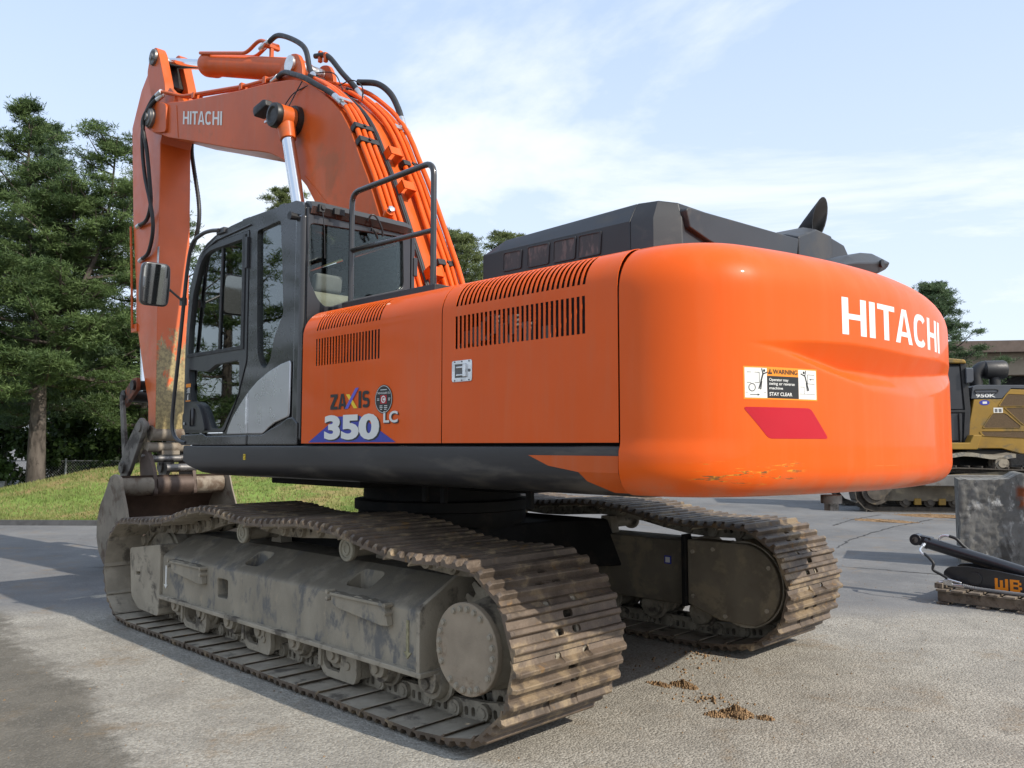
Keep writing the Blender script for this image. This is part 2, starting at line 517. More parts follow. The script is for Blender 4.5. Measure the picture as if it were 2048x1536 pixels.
def cw_mat():
    m = M('orange_counterweight_paint', ORANGE, 0.42, 0, 0.22, 0.04, 1.0, coat_r=0.05, spec=.12, bump=.10, bs=4.0, streak=((.64, .165, .06), .22))
    N, L = m.node_tree.nodes, m.node_tree.links
    b = next(n for n in N if n.type == 'BSDF_PRINCIPLED')
    src = b.inputs['Base Color'].links[0].from_socket
    tc = N.new('ShaderNodeTexCoord')
    sp = N.new('ShaderNodeSeparateXYZ'); L.new(tc.outputs['Object'], sp.inputs[0])
    mp = N.new('ShaderNodeMapping'); mp.inputs['Scale'].default_value = (0.8, 1.0, 13.0)
    L.new(tc.outputs['Object'], mp.inputs[0])
    n = node_noise(N, L, mp.outputs[0], 5.0, 10, 0.72, 0.8)
    za = node_range(N, L, sp.outputs['Z'], 1.285, 1.305); zb = node_range(N, L, sp.outputs['Z'], 1.395, 1.37)
    ya = node_range(N, L, sp.outputs['Y'], 0.92, 1.05); yb = node_range(N, L, sp.outputs['Y'], 1.46, 1.42)
    k = node_math(N, L, 'MULTIPLY', node_math(N, L, 'MULTIPLY', za, zb), node_math(N, L, 'MULTIPLY', ya, yb))
    f = node_math(N, L, 'MULTIPLY', node_range(N, L, n, 0.545, 0.57), k)
    n4 = node_range(N, L, node_noise(N, L, tc.outputs['Object'], 30, 5), 0.42, 0.6)
    scr = node_mix(N, L, n4, (0.16, 0.085, 0.03), (0.62, 0.27, 0.03))
    c1 = node_mix(N, L, f, src, scr)
    # thin long hairline scratches on the rear
    mp2 = N.new('ShaderNodeMapping'); mp2.inputs['Scale'].default_value = (0.4, 0.5, 60.0)
    L.new(tc.outputs['Object'], mp2.inputs[0])
    n5 = node_noise(N, L, mp2.outputs[0], 3.0, 5, 0.6, 0.2)
    z2 = node_range(N, L, sp.outputs['Z'], 1.58, 1.35)
    f2 = node_math(N, L, 'MULTIPLY', node_range(N, L, n5, 0.70, 0.73, 0, 0.55), z2)
    c2 = node_mix(N, L, f2, c1, (0.72, 0.32, 0.10))
    # dusty lower lip
    n6 = node_noise(N, L, tc.outputs['Object'], 3.5, 6, 0.6)
    z3 = node_range(N, L, sp.outputs['Z'], 1.36, 1.22, 0, 0.7)
    f3 = node_math(N, L, 'MULTIPLY', node_range(N, L, n6, 0.35, 0.7), z3)
    c3 = node_mix(N, L, f3, c2, (0.40, 0.22, 0.13))
    L.new(c3, b.inputs['Base Color'])
    return m
m_cw = cw_mat()
# ------------------------------------------------------------------ excavator: undercarriage
EX = thing('excavator', 'large orange and charcoal tracked excavator standing on the asphalt with its bucket curled in front', 'excavator')
# outline that the grouser tips follow, as (x, z), from under the sprocket over the top to the front and back
tips = []
for a in range(-80, 91, 10):
    tips.append((-2.045 - 0.452 * math.cos(R(a)), 0.478 + 0.448 * math.sin(R(a))))
top_run = [(-1.8, .905), (-1.53, .918), (-1.36, .940), (-1.17, .978), (-.97, 1.002), (-.73, 1.020), (-.476, 1.008), (-.2, .988), (0, .984), (.163, .993), (.36, 1.016), (.53, 1.032), (.7, 1.027), (.87, 1.002), (1.09, .950), (1.3, .908), (1.5, .888), (1.8, .872)]
tips += [(p.x, p.z) for p in spline([(x, 0, z) for x, z in top_run], 4)]
for a in range(90, -91, -10):
    tips.append((2.03 + 0.432 * math.cos(R(a)), 0.436 + 0.432 * math.sin(R(a))))
tips += [(x, 0.002) for x in np.linspace(1.8, -1.85, 24)]
H_TIP = 0.095
def pin_path():
    P = [Vector((x, 0, z)) for x, z in tips]
    out = []
    n = len(P)
    for i in range(n):
        t = (P[(i + 1) % n] - P[i - 1]).normalized()
        out.append(P[i] - Vector((-t.z, 0, t.x)) * H_TIP)
    return out
def resample(P, n, phase=0.0):
    P = P + [P[0]]
    d = np.concatenate([[0], np.cumsum([(b - a).length for a, b in zip(P, P[1:])])])
    L_ = d[-1]
    q = [((k + phase) / n) * L_ for k in range(n)]
    X = np.interp(q, d, [p.x for p in P]); Z = np.interp(q, d, [p.z for p in P])
    return [Vector((x, 0, z)) for x, z in zip(X, Z)], L_ / n
NSHOE = 48
PINS, PITCH_T = resample(pin_path(), NSHOE, 0.35)
hp = PITCH_T / 2
def shoe_mesh():
    pr = [(-hp - .012, .048), (-hp - .012, .058), (-.096, .064), (-.091, .092), (-.086, .095), (-.070, .095), (-.065, .092), (-.057, .064), (-.020, .062), (-.013, .089), (-.009, .092), (.008, .092), (.012, .089),
          (.019, .062), (.056, .063), (.063, .092), (.068, .095), (.083, .095), (.088, .092), (.095, .060), (hp + .010, .046), (hp + .020, .034), (hp + .014, .030), (hp - .010, .046)]
    mb = MB()
    n = len(pr)
    rings = []
    for y in (-.4, -.385, .385, .4):
        rings.append([(x, y, z if abs(y) < .39 or z < .07 else z - .014) for x, z in pr])
    mb.loft(rings)
    me = mb.mesh('track_shoe', [m_shoe, m_shoe_in], None)
    cut = []
    for cx, cy, w, d in ((-.037, -.055, .016, .030), (-.037, .070, .016, .030), (.039, -.02, .017, .034), (.1, .10, .016, .022), (.1, -.10, .016, .022)):
        c = MB(); c.prism(round_poly([(cx - w, cy - d), (cx + w, cy - d), (cx + w, cy + d), (cx - w, cy + d)], .012, 3), 'z', .02, .12)
        cut.append(c.mesh('c', m_dark, None))
    me = cutout(me, cut)
    me.materials.clear(); me.materials.append(m_shoe); me.materials.append(m_shoe_in)
    for f in me.polygons:
        f.material_index = 1 if f.normal.z < -0.6 else 0
    me.shade_smooth(); me.set_sharp_from_angle(angle=R(28))
    return me
def link_mesh():
    mb = MB()
    prof = round_poly([(-hp - .046, -.036), (-hp - .01, -.046), (hp + .01, -.046), (hp + .046, -.03), (hp + .04, .03), (hp - .02, .048), (-hp + .02, .048), (-hp - .046, .03)], .02, 3)
    cut = MB()
    for cx in (-.040, .012):
        cut.prism(round_poly([(cx - .014, -.012), (cx + .014, -.012), (cx + .014, .034), (cx - .014, .034)], .012, 3), 'y', -.2, .2)
    for s in (-1, 1):
        a = .085 * s
        mb.prism(prof, 'y', a - .018, a + .018)
    me = cutout(mb.mesh('track_link', m_link, None), [cut.mesh('c', m_link, None)])
    m2 = MB(); m2.bm.from_mesh(me)
    for s in (-1, 1):
        m2.cyl((hp, s * .085, 0), (hp, s * .128, 0), .046, .042, 14)
        m2.cyl((hp, s * .128, 0), (hp, s * .134, 0), .026, .024, 12)
        m2.cyl((-hp, s * .06, 0), (-hp, s * .112, 0), .034, .034, 12)
    m2.cyl((hp, -.1, 0), (hp, .1, 0), .022, n=10)
    return m2.mesh('track_link', m_link, 30)
me_shoe, me_link = shoe_mesh(), link_mesh()
GAUGE = 1.295
rs = random.Random(3)
for side in (1, -1):
    for i in range(NSHOE):
        a, b = PINS[i], PINS[(i + 1) % NSHOE]
        t = (b - a).normalized(); nrm = Vector((-t.z, 0, t.x)); c = (a + b) / 2
        y = side * GAUGE
        mw = Matrix(((t.x, 0, nrm.x, c.x), (0, 1, 0, y), (t.z, 0, nrm.z, c.z), (0, 0, 0, 1)))
        o = link('track_shoe', me_shoe, EX)
        o.matrix_local = mw @ Matrix.Translation((0, rs.uniform(-.003, .003), 0)) @ Matrix.Rotation(rs.uniform(-.012, .012), 4, 'Y')
        o = link('track_link', me_link, EX)
        o.matrix_local = mw

m_pale = M('pale_dust_on_casting', (.34, .315, .25), .9, 0, 0, .12, 20, bump=.2, bs=60, spec=.15)
def side_frame(s):
    """one track frame with its rollers, guards, idler and final drive; s = +1 left, -1 right"""
    Y = lambda y: s * y
    mb = MB()
    prof = [(Y(1.57), .27), (Y(1.57), .585), (Y(1.555), .605), (Y(1.32), .745), (Y(1.02), .745), (Y(1.02), .27)]
    mb.prism(prof, 'x', -1.655, 1.53)
    me = mb.mesh('track_frame', m_frame if s > 0 else m_frame_shade, None)
    cut = []
    for (x0, x1) in ((.16, .36), (-1.10, -.87)):
        c = MB(); c.prism(round_poly([(x0, 1.375), (x1, 1.375), (x1, 1.50), (x0, 1.50)], .04, 3), 'z', .48, .9)
        for v in c.bm.verts: v.co.y *= s
        cut.append(c.mesh('c', m_frame, None))
    c = MB(); c.prism(round_poly([(.455, .39), (.61, .39), (.61, .515), (.455, .515)], .025, 3), 'y', Y(1.40), Y(1.7))
    cut.append(c.mesh('c', m_frame, None))
    me = cutout(me, cut)
    me.shade_smooth(); me.set_sharp_from_angle(angle=R(30))
    fr = link('track_frame', me, EX, .012, 3)
    # lower flange and end plates
    mb = MB()
    mb.box(-1.70, 1.53, Y(1.30), Y(1.605), .262, .290)
    mb.prism([(Y(1.60), .262), (Y(1.60), .590), (Y(1.575), .625), (Y(1.30), .775), (Y(1.0), .775), (Y(1.0), .262)], 'x', -1.685, -1.655)
    mb.out('end_plate', m_frame_pl, fr, 30, .006)
    # idler yoke cover
    mb = MB()
    yk = round_poly([(2.16, .60), (1.545, .675), (1.545, .33), (1.56, .115), (1.95, .125), (2.10, .21)], .04, 3)
    mb.prism(yk, 'y', Y(1.24), Y(1.585))
    c = MB(); c.prism(round_poly([(1.93, .40), (2.02, .39), (2.02, .415), (1.93, .425)], .012, 3), 'y', Y(1.5), Y(1.7))
    me = cutout(mb.mesh('idler_guard', m_frame_pl, None), [c.mesh('c', m_frame_pl, None)])
    me.shade_smooth(); me.set_sharp_from_angle(angle=R(30))
    link('idler_guard', me, EX, .012, 2)
    mb = MB()
    mb.lathe((2.03, Y(GAUGE) - .09, .436), (0, 1, 0), [(0, .05), (0, .26), (.02, .30), (.04, .30), (.045, .325), (.135, .325), (.14, .30), (.16, .30), (.18, .26), (.18, .05)], 32)
    mb.out('idler_wheel', m_link, EX, 40)
    # welded step plates with torn upper edges
    rr = random.Random(5)
    for (x0, x1, z0, z1) in ((1.29, .79, .505, .585), (-.89, -1.40, .535, .612)):
        mb = MB()
        up = [(x0 + (x1 - x0) * k / 12, z1 + rr.uniform(-.010, .006)) for k in range(13)]
        mb.prism([(x0, z0 + .012)] + up + [(x1 - .03, z0 - .045), (x1 + .03, z0 - .050), (x0 - .06, z0 - .012)], 'y', Y(1.572), Y(1.612))
        mb.prism([(x0, z1 - .022), (x0, z1 - .004), (x1, z1 - .004), (x1, z1 - .022)], 'y', Y(1.574), Y(1.625))
        mb.out('step', m_frame, fr, 30, .004)
        mb = MB()
        for x, z in ((x0 + .03, z0 + .03), (x0 + .03, z0 + .07), (x1 - .012, z0 + .02), (x1 - .012, z0 + .062)):
            mb.cyl((x, Y(1.57), z), (x, Y(1.625), z), .014, n=6)
        mb.out_each('bolt', m_frame_pl, fr)
    # bottom rollers with their mounts
    xs = [1.42 - .437 * k for k in range(8)]
    for x in xs:
        mb = MB()
        mb.lathe((x, Y(GAUGE) - .19, .215), (0, 1, 0), [(0, .045), (0, .085), (.02, .095), (.05, .095), (.055, .115), (.075, .115), (.08, .09), (.30, .09), (.305, .115), (.325, .115), (.33, .095), (.36, .095), (.38, .085), (.38, .045)], 20)
        mb.out('track_roller', m_link, EX, 40)
        mb = MB()
        mb.prism(round_poly([(x - .075, .275), (x + .075, .275), (x + .07, .20), (x + .045, .165), (x - .045, .165), (x - .07, .20)], .02, 3), 'y', Y(1.425), Y(1.515))
        mb.cyl((x, Y(1.515), .212), (x, Y(1.530), .212), .030, n=10)
        for dx in (-.05, .05):
            mb.cyl((x + dx, Y(1.45), .17), (x + dx, Y(1.45), .15), .016, n=6)
        mb.out('roller_mount', m_frame_pl, EX, 35, .005)
    for (x0, x1) in ((.90, 1.30), (-.03, .34), (-1.00, -.62)):
        mb = MB()
        w = x1 - x0
        mb.prism(round_poly([(x0 + .005, .262), (x0, .12), (x0 + .02, .072), (x1 - .05, .072), (x1, .13), (x1, .262), (x1 - .03, .262), (x1 - .035, .150), (x1 - .07, .118), (x0 + .17, .115), (x0 + .155, .262)], [.01, .03, .06, .05, .03, .005, .005, .03, .02, .02, .01], 4), 'y', Y(1.470), Y(1.505))
        mb.box(x1 - .030, x1 + .002, Y(1.36), Y(1.52), .13, .262)
        mb.box(x0 + .01, x0 + .04, Y(1.36), Y(1.47), .10, .262)
        mb.cyl((x0 + .085, Y(1.50), .17), (x0 + .085, Y(1.515), .17), .025, n=12)
        mb.out('roller_guard', m_frame_pl, EX, 35, .006)
    # upper rollers
    for x, z in ((.51, .832), (-.787, .828)):
        mb = MB()
        mb.lathe((x, Y(1.16), z), (0, s, 0), [(0, .03), (0, .05), (.24, .05), (.245, .072), (.27, .076)], 28)
        mb.cyl((x, Y(1.12), z), (x, Y(1.2), z), .055, n=12)
        mb.prism([(x - .07, .74), (x + .07, .74), (x + .045, z + .05), (x - .045, z + .05)], 'y', Y(1.08), Y(1.17))
        cr = mb.out('carrier_roller', m_frame_pl, EX, 35)
        MB().lathe((x, Y(1.43), z), (0, s, 0), [(0, .076), (.012, .074), (.016, .070), (.016, .055), (.009, .052), (.009, .040), (.016, .037), (.016, .022), (.011, .02), (.011, 0)], 28).out('hub_cap', m_pale, cr, 35)
    # sprocket and final drive
    mb = MB()
    pts = []
    for k in range(24):
        a = 2 * math.pi * k / 24
        for da, r in ((-.085, .300), (-.045, .352), (.045, .352), (.085, .300)):
            pts.append((-2.045 + r * math.cos(a + da), .482 + r * math.sin(a + da)))
    mb.prism(pts, 'y', Y(GAUGE) - .035, Y(GAUGE) + .035)
    mb.out('sprocket', m_link, EX, 30, .004)
    fd = MB().lathe((-2.075, Y(1.0), .482), (0, s, 0), [(0, .20), (0, .30), (.25, .30), (.27, .275), (.34, .24), (.56, .205), (.60, .205)], 40).out('final_drive', m_frame_pl, EX, 35)
    MB().lathe((-2.075, Y(1.603), .482), (0, s, 0), [(0, .20), (0, .219), (.028, .219), (.032, .215), (.032, .0)], 56).out('cover', m_cover, fd, 30)
    bm_ = MB()
    bm_.lathe((0, 0, 0), (0, s, 0), [(0, .0165), (.004, .0165), (.004, .0125), (.012, .0125), (.013, .010), (.013, 0)], 12)
    me_b = bm_.mesh('bolt', [m_frame_pl], 30)
    for k in range(24):
        if k in (3, 15, 21, 9):
            continue
        a = R(k * 15 + 4)
        o = link('bolt', me_b, fd); o.location = (-2.075 + .190 * math.cos(a), Y(1.635), .482 + .190 * math.sin(a))
    # motor guard on the inner side
    mb = MB()
    g = [(-1.64, .76), (-1.63, .30), (-1.86, .205)] + [(-2.08 + .285 * math.cos(a), .482 + .285 * math.sin(a)) for a in np.linspace(R(-75), R(82), 16) * -1 + R(180)][::1]
    g = [(-1.64, .765), (-1.64, .30), (-1.90, .212)] + [(-2.075 + .29 * math.cos(R(a)), .482 + .29 * math.sin(R(a))) for a in range(250, 95, -10)]
    mb.prism(g, 'y', Y(.955), Y(1.10))
    gd = mb.out('motor_guard', m_under if s > 0 else m_frame_shade, EX, 30, .012, 2)
    mb = MB()
    for x, z in ((-1.69, .68), (-1.69, .36), (-1.86, .71), (-2.29, .62), (-2.27, .33), (-1.95, .25)):
        mb.cyl((x, Y(.955), z), (x, Y(.943), z), .016, n=6)
    mb.out_each('bolt', m_frame_pl, gd)
    mb = MB(); mb.box(-1.640, -1.605, Y(.93), Y(1.02), .28, .80); mb.out('end_plate', m_under, fr, 30, .006)
    return fr
fr_l = side_frame(1)
fr_r = side_frame(-1)
# welded arrow marks at both ends of the left frame
mb = MB()
mb.prism([(1.455, .345), (1.485, .375), (1.465, .375), (1.465, .52), (1.445, .52), (1.445, .375), (1.425, .375)], 'y', 1.5705, 1.576)
mb.out('weld_mark', m_white, fr_l)
mb = MB()
mb.prism([(-1.555, .335), (-1.525, .37), (-1.545, .37), (-1.545, .535), (-1.565, .535), (-1.565, .37), (-1.585, .37)], 'y', 1.5705, 1.576)
mb.out('weld_mark', M('worn_arrow_mark', (.26, .235, .14), .8, 0, 0, .3, 30), fr_l)
mb = MB(); mb.box(-1.46, -1.40, -1.018, -1.014, .56, .62); st = mb.out('sticker', m_blue, fr_r)
mb = MB(); mb.box(-1.45, -1.41, -1.0135, -1.0125, .57, .61); mb.out('print', m_white, st)
# centre frame and swing ring
mb = MB()
mb.loft([[(x * k, y, z) for x, z in ((-.75, .50), (.75, .50), (.62, .86), (-.62, .86))] for y, k in ((-1.05, 1.35), (-.6, 1.0), (.6, 1.0), (1.05, 1.35))])
mb.out('centre_frame', m_under, EX, 30, .02)
MB().lathe((0, 0, .84), (0, 0, 1), [(0, .3), (0, .64), (.06, .66), (.12, .66), (.13, .69), (.20, .69), (.21, .62), (.40, .62), (.40, .3)], 48).out('swing_ring', m_under, EX, 35)
# ------------------------------------------------------------------ excavator: house
# skirt along both sides, floor plate
for s in (1, -1):
    mb = MB()
    prof = [(s * 1.485, 1.452), (s * 1.487, 1.335), (s * 1.470, 1.295), (s * 1.40, 1.245), (s * 1.28, 1.222), (s * 1.10, 1.218), (s * 1.10, 1.452)]
    mb.prism(prof, 'x', -2.888, 1.42)
    for v in mb.bm.verts:
        if v.co.x > 1 and v.co.z < 1.3:
            v.co.x -= .16 if v.co.z < 1.28 else .06
    sk = mb.out('side_skirt', m_skirt, EX, 40, .012, 3)
    if s > 0:
        left_skirt = sk
mb = MB()
mb.prism([(1.38, 1.10), (1.38, -1.10), (-2.93, -1.10), (-2.93, 1.10)], 'z', 1.22, 1.44)
mb.prism([(1.36, 1.43), (1.36, -1.43), (-2.88, -1.43), (-2.88, 1.43)], 'z', 1.442, 1.49)
mb.box(-1.2, -.4, -.3, .3, 1.13, 1.222); mb.box(-2.5, -1.5, -.9, -.2, 1.17, 1.222); mb.box(-.3, .9, .55, 1.0, 1.16, 1.222)
for x, y in ((-1.0, 1.0), (-1.2, 1.02), (-1.9, 1.0)):
    mb.cyl((x, y, 1.10), (x, y, 1.22), .025, n=8)
mb.out('house_frame', m_under, EX, 30, .01)
# dark inside of the engine bay, seen through the slots
mb = MB()
mb.box(-2.86, -.36, -1.30, 1.36, 1.50, 2.10)
mb.box(-2.86, -.36, -1.20, 1.20, 2.10, 2.29)
mb.out('engine_bay', m_dark, EX)
rj = random.Random(8)
mb = MB()
for k in range(16):
    x = -1.75 - rj.uniform(0, 1.0); z = rj.uniform(1.9, 2.08)
    mb.box(x - .03, x + .03, 1.362, 1.40, z - .05, z + .05)
mb.out_each('engine_fitting', m_grey, EX)

# orange side doors with real slots; profile (y, z) from bottom to crown
SH = .19
prof = [(1.495, 1.466), (1.495, 1.70)]
zs_rows = [1.955, 2.127, 2.170]
prof += [(1.495, z) for z in (1.955, 2.04, 2.127, 2.150)]
for a in range(0, 91, 9):
    y, z = 1.495 - SH + SH * math.cos(R(a)), 2.150 + SH * math.sin(R(a))
    prof.append((y, z))
prof = sorted(set((round(y, 4), round(z, 4)) for y, z in prof), key=lambda q: (q[1], -q[0]))
prof += [(1.29, 2.3425), (1.26, 2.345), (1.10, 2.352)]
def slotted_door(name, x0, x1, sx0, sx1, n, parent):
    """slot rows run from z 1.955 to 2.127 and from 2.17 over the shoulder to y 1.33"""
    mb = MB()
    xs = [x0, (x0 + sx0) / 2]
    pitch = (sx1 - sx0) / (n - 1)
    w = abs(pitch) * .56
    sl = []
    for k in range(n):
        c = sx0 + pitch * k
        xs += [c + w / 2, c - w / 2]; sl.append(c)
    xs += [sx1 - .06, (sx1 + x1) / 2, x1]
    xs = sorted(set(round(x, 4) for x in xs), reverse=True)
    pr = []
    for i, q in enumerate(prof):
        pr.append(q)
    V = [[mb.bm.verts.new((x, y, z)) for (y, z) in pr] for x in xs]
    for i in range(len(xs) - 1):
        xm = (xs[i] + xs[i + 1]) / 2
        slot = any(abs(xm - c) < w * .45 for c in sl)
        for j in range(len(pr) - 1):
            ym, zm = (pr[j][0] + pr[j + 1][0]) / 2, (pr[j][1] + pr[j + 1][1]) / 2
            if slot and (1.955 < zm < 2.127 or (zm > 2.165 and ym > 1.335)):
                continue
            mb._f([V[i][j], V[i][j + 1], V[i + 1][j + 1], V[i + 1][j]])
    me = mb.mesh(name, m_orange, None)
    s = sum(f.normal.y * f.area for f in me.polygons)
    if s < 0:
        me.flip_normals()
    o = bpy.data.objects.new('tmp', me); col.objects.link(o)
    sd = o.modifiers.new('solid', 'SOLIDIFY'); sd.thickness = .0025; sd.offset = -1; sd.use_rim = True
    me = bpy.data.meshes.new_from_object(o.evaluated_get(bpy.context.evaluated_depsgraph_get()))
    bpy.data.objects.remove(o)
    me.name = name
    me.shade_smooth(); me.set_sharp_from_angle(angle=R(30))
    return link(name, me, parent)
# the solidify offset needs outward normals: recalc on an open sheet may flip, so check
def face_out(o, d):
    me = o.data
    s = sum((f.normal.dot(Vector(d)) * f.area) for f in me.polygons)
    if s < 0:
        me.flip_normals()
d1 = slotted_door('service_door', -.345, -1.722, -.507, -1.164, 22, EX)
d2 = slotted_door('service_door', -1.730, -2.893, -1.842, -2.702, 28, EX)
# the same side on the right, plain
mb = MB()
mb.loft([[(x, -y, z) for y, z in prof] for x in (-2.893, .3)], False)
o = mb.out('service_door', m_orange, EX, 50)
# orange roof deck between the shoulders
mb = MB(); mb.box(-2.90, -.33, -1.12, 1.12, 2.315, 2.349); mb.out('hood_deck', m_orange, EX, 30, .005)
mb = MB(); mb.box(-.36, -.33, .56, 1.30, 1.46, 2.33); mb.box(-.36, -.345, 1.30, 1.47, 1.47, 2.14); mb.out('bulkhead', m_dark, EX)
# front of the house on the right of the boom
mb = MB(); mb.prism([(1.3, 1.452), (1.3, 1.75), (.9, 2.0), (.3, 2.05), (.3, 1.452)], 'y', -1.47, -.55); mb.out('tool_box', m_orange, EX, 30, .03, 3)

# door latch
mb = MB(); mb.prism(round_poly([(-1.812, 1.782), (-1.966, 1.782), (-1.966, 1.893), (-1.812, 1.893)], .012, 3), 'y', 1.494, 1.500, holes=[[(-1.835, 1.803), (-1.925, 1.803), (-1.925, 1.873), (-1.835, 1.873)]])
lt = mb.out('latch', m_zinc, d2, 30, .002)
mb = MB(); mb.box(-1.925, -1.835, 1.478, 1.4965, 1.803, 1.873); mb.out('recess', m_grey, lt)
mb = MB(); mb.box(-1.928, -1.905, 1.490, 1.512, 1.805, 1.871); mb.box(-1.905, -1.845, 1.492, 1.502, 1.812, 1.822); mb.box(-1.905, -1.845, 1.492, 1.502, 1.852, 1.862)
mb.out('lever', m_zinc, lt, 30, .003)
mb = MB(); mb.cyl((-1.946, 1.499, 1.838), (-1.946, 1.504, 1.838), .008, n=12)
for x in (-1.835, -1.89, -1.945):
    for z in (1.789, 1.886):
        mb.cyl((x, 1.499, z), (x, 1.5025, z), .004, n=8)
mb.out_each('rivet', m_grey, lt)

# orange corner flash on the skirt
mb = MB()
mb.prism([(-2.352, 1.408), (-2.885, 1.408), (-2.885, 1.335), (-2.66, 1.335), (-2.48, 1.360)], 'y', 1.4865, 1.4895)
mb.loft([[(-2.66, 1.4895, 1.336), (-2.885, 1.4895, 1.336)], [(-2.70, 1.473, 1.294), (-2.885, 1.473, 1.294)], [(-2.80, 1.404, 1.244), (-2.885, 1.404, 1.244)]], False)
mb.out('corner_flash', m_orange_dull, left_skirt, 40)
mb = MB(); mb.box(.40, .43, 1.4875, 1.489, 1.352, 1.392); ys = mb.out('sticker', m_yellow, left_skirt)
mb = MB(); mb.prism([(.418, 1.372), (.405, 1.388), (.425, 1.384)], 'y', 1.4891, 1.4896); mb.prism([(.412, 1.358), (.405, 1.370), (.424, 1.362)], 'y', 1.4891, 1.4896); mb.out('print', m_dblack, ys)

# ------------------------------------------------------------------ counterweight
CR = 3.60
PHI = math.degrees(math.asin(.995 / 3.10))
G_PHI = [-24, -20.7, -14.2, -4.1, 2.8, 10.2, 15.6, 20.7, 24]
def cw_frame():
    out = [((-2.902, 1.495), 90.0), ((-2.918, 1.495), 90.0)]
    for k in range(0, 27):
        pn = 90 - (90 - PHI) * k / 26
        out.append(((-2.936 - .5 * math.cos(R(pn)), .995 + .5 * math.sin(R(pn))), pn))
    for k in range(1, 120):
        ph = PHI - 2 * PHI * k / 120
        out.append(((-CR * math.cos(R(ph)), CR * math.sin(R(ph))), ph))
    m = [((p[0], -p[1]), -a) for p, a in out[:29]]
    return out + m[::-1]
def groove(ph, z):
    if abs(ph) > PHI:
        ph = math.copysign(PHI + (abs(ph) - PHI) * .5 / CR, ph)
    if abs(ph) > 20.7:
        return 0.0
    up = ramp(ph, [-20.7, -12.2, .7, 6.8, 10.1, 13.5, 20.7], [1.925, 1.918, 1.901, 1.909, 1.913, 1.907, 1.886])
    va = ramp(ph, [-20.7, -14.2, -4.1, 2.8, 10.2, 15.6, 20.7], [1.90, 1.869, 1.815, 1.789, 1.799, 1.851, 1.884])
    lo = ramp(ph, [-20.7, -14, -7.5, 0, 7, 13.1, 17.5, 20.7], [1.86, 1.80, 1.739, 1.687, 1.698, 1.772, 1.845, 1.882])
    d = .50 * (up - va) * min(1, (20.7 - abs(ph)) / 6)
    if z >= up or z <= lo:
        return 0.0
    t = (up - z) / max(1e-4, up - va) if z > va else (z - lo) / max(1e-4, va - lo)
    return d * t if z > va else d * t * t * (3 - 2 * t)
cw_prof = [(.45, 1.234), (.12, 1.236)]
for a in range(80, -1, -10):
    cw_prof.append((.12 - .12 * math.cos(R(a)), 1.356 - .12 * math.sin(R(a))))
cw_prof += [(0, z) for z in np.arange(1.37, 1.66, .03)] + [(0, z) for z in np.arange(1.66, 1.945, .008)] + [(0, z) for z in np.arange(1.97, 2.12, .04)]
for a in range(0, 91, 9):
    cw_prof.append((.225 - .225 * math.cos(R(a)), 2.122 + .222 * math.sin(R(a))))
cw_prof.append((.45, 2.352))
mb = MB()
rings = []
for o_, z in cw_prof:
    ring = []
    for (bx, by), pn in cw_frame():
        d = groove(pn, z)
        # slight flare of the lower edge next to the seam
        fl = 0.0
        if 30 < abs(pn) and z < 1.47:
            t = min(1, max(0, (1.47 - z) / .05)); fl = .014 * t * t * (3 - 2 * t) * min(1, (abs(pn) - 30) / 25)
        q = o_ + d - fl
        ring.append((bx + q * math.cos(R(pn)), by - q * math.sin(R(pn)), z))
    rings.append(ring)
mb.loft(rings, True, True)
cw = mb.out('counterweight', m_cw, EX, 50)
def on_cw(s, z, off=.0012):
    """s: metres along the rear arc, growing towards the machine's right"""
    a = -s / CR
    if abs(a) > R(PHI):                                # round the corner
        sg = 1 if a > 0 else -1
        pn = R(PHI) + (abs(a) - R(PHI)) * CR / .5
        return (-2.936 - (.5 + off) * math.cos(pn), sg * (.995 + (.5 + off) * math.sin(pn)), z)
    return (-(CR + off) * math.cos(a), (CR + off) * math.sin(a), z)
DEG = lambda d: -R(d) * CR

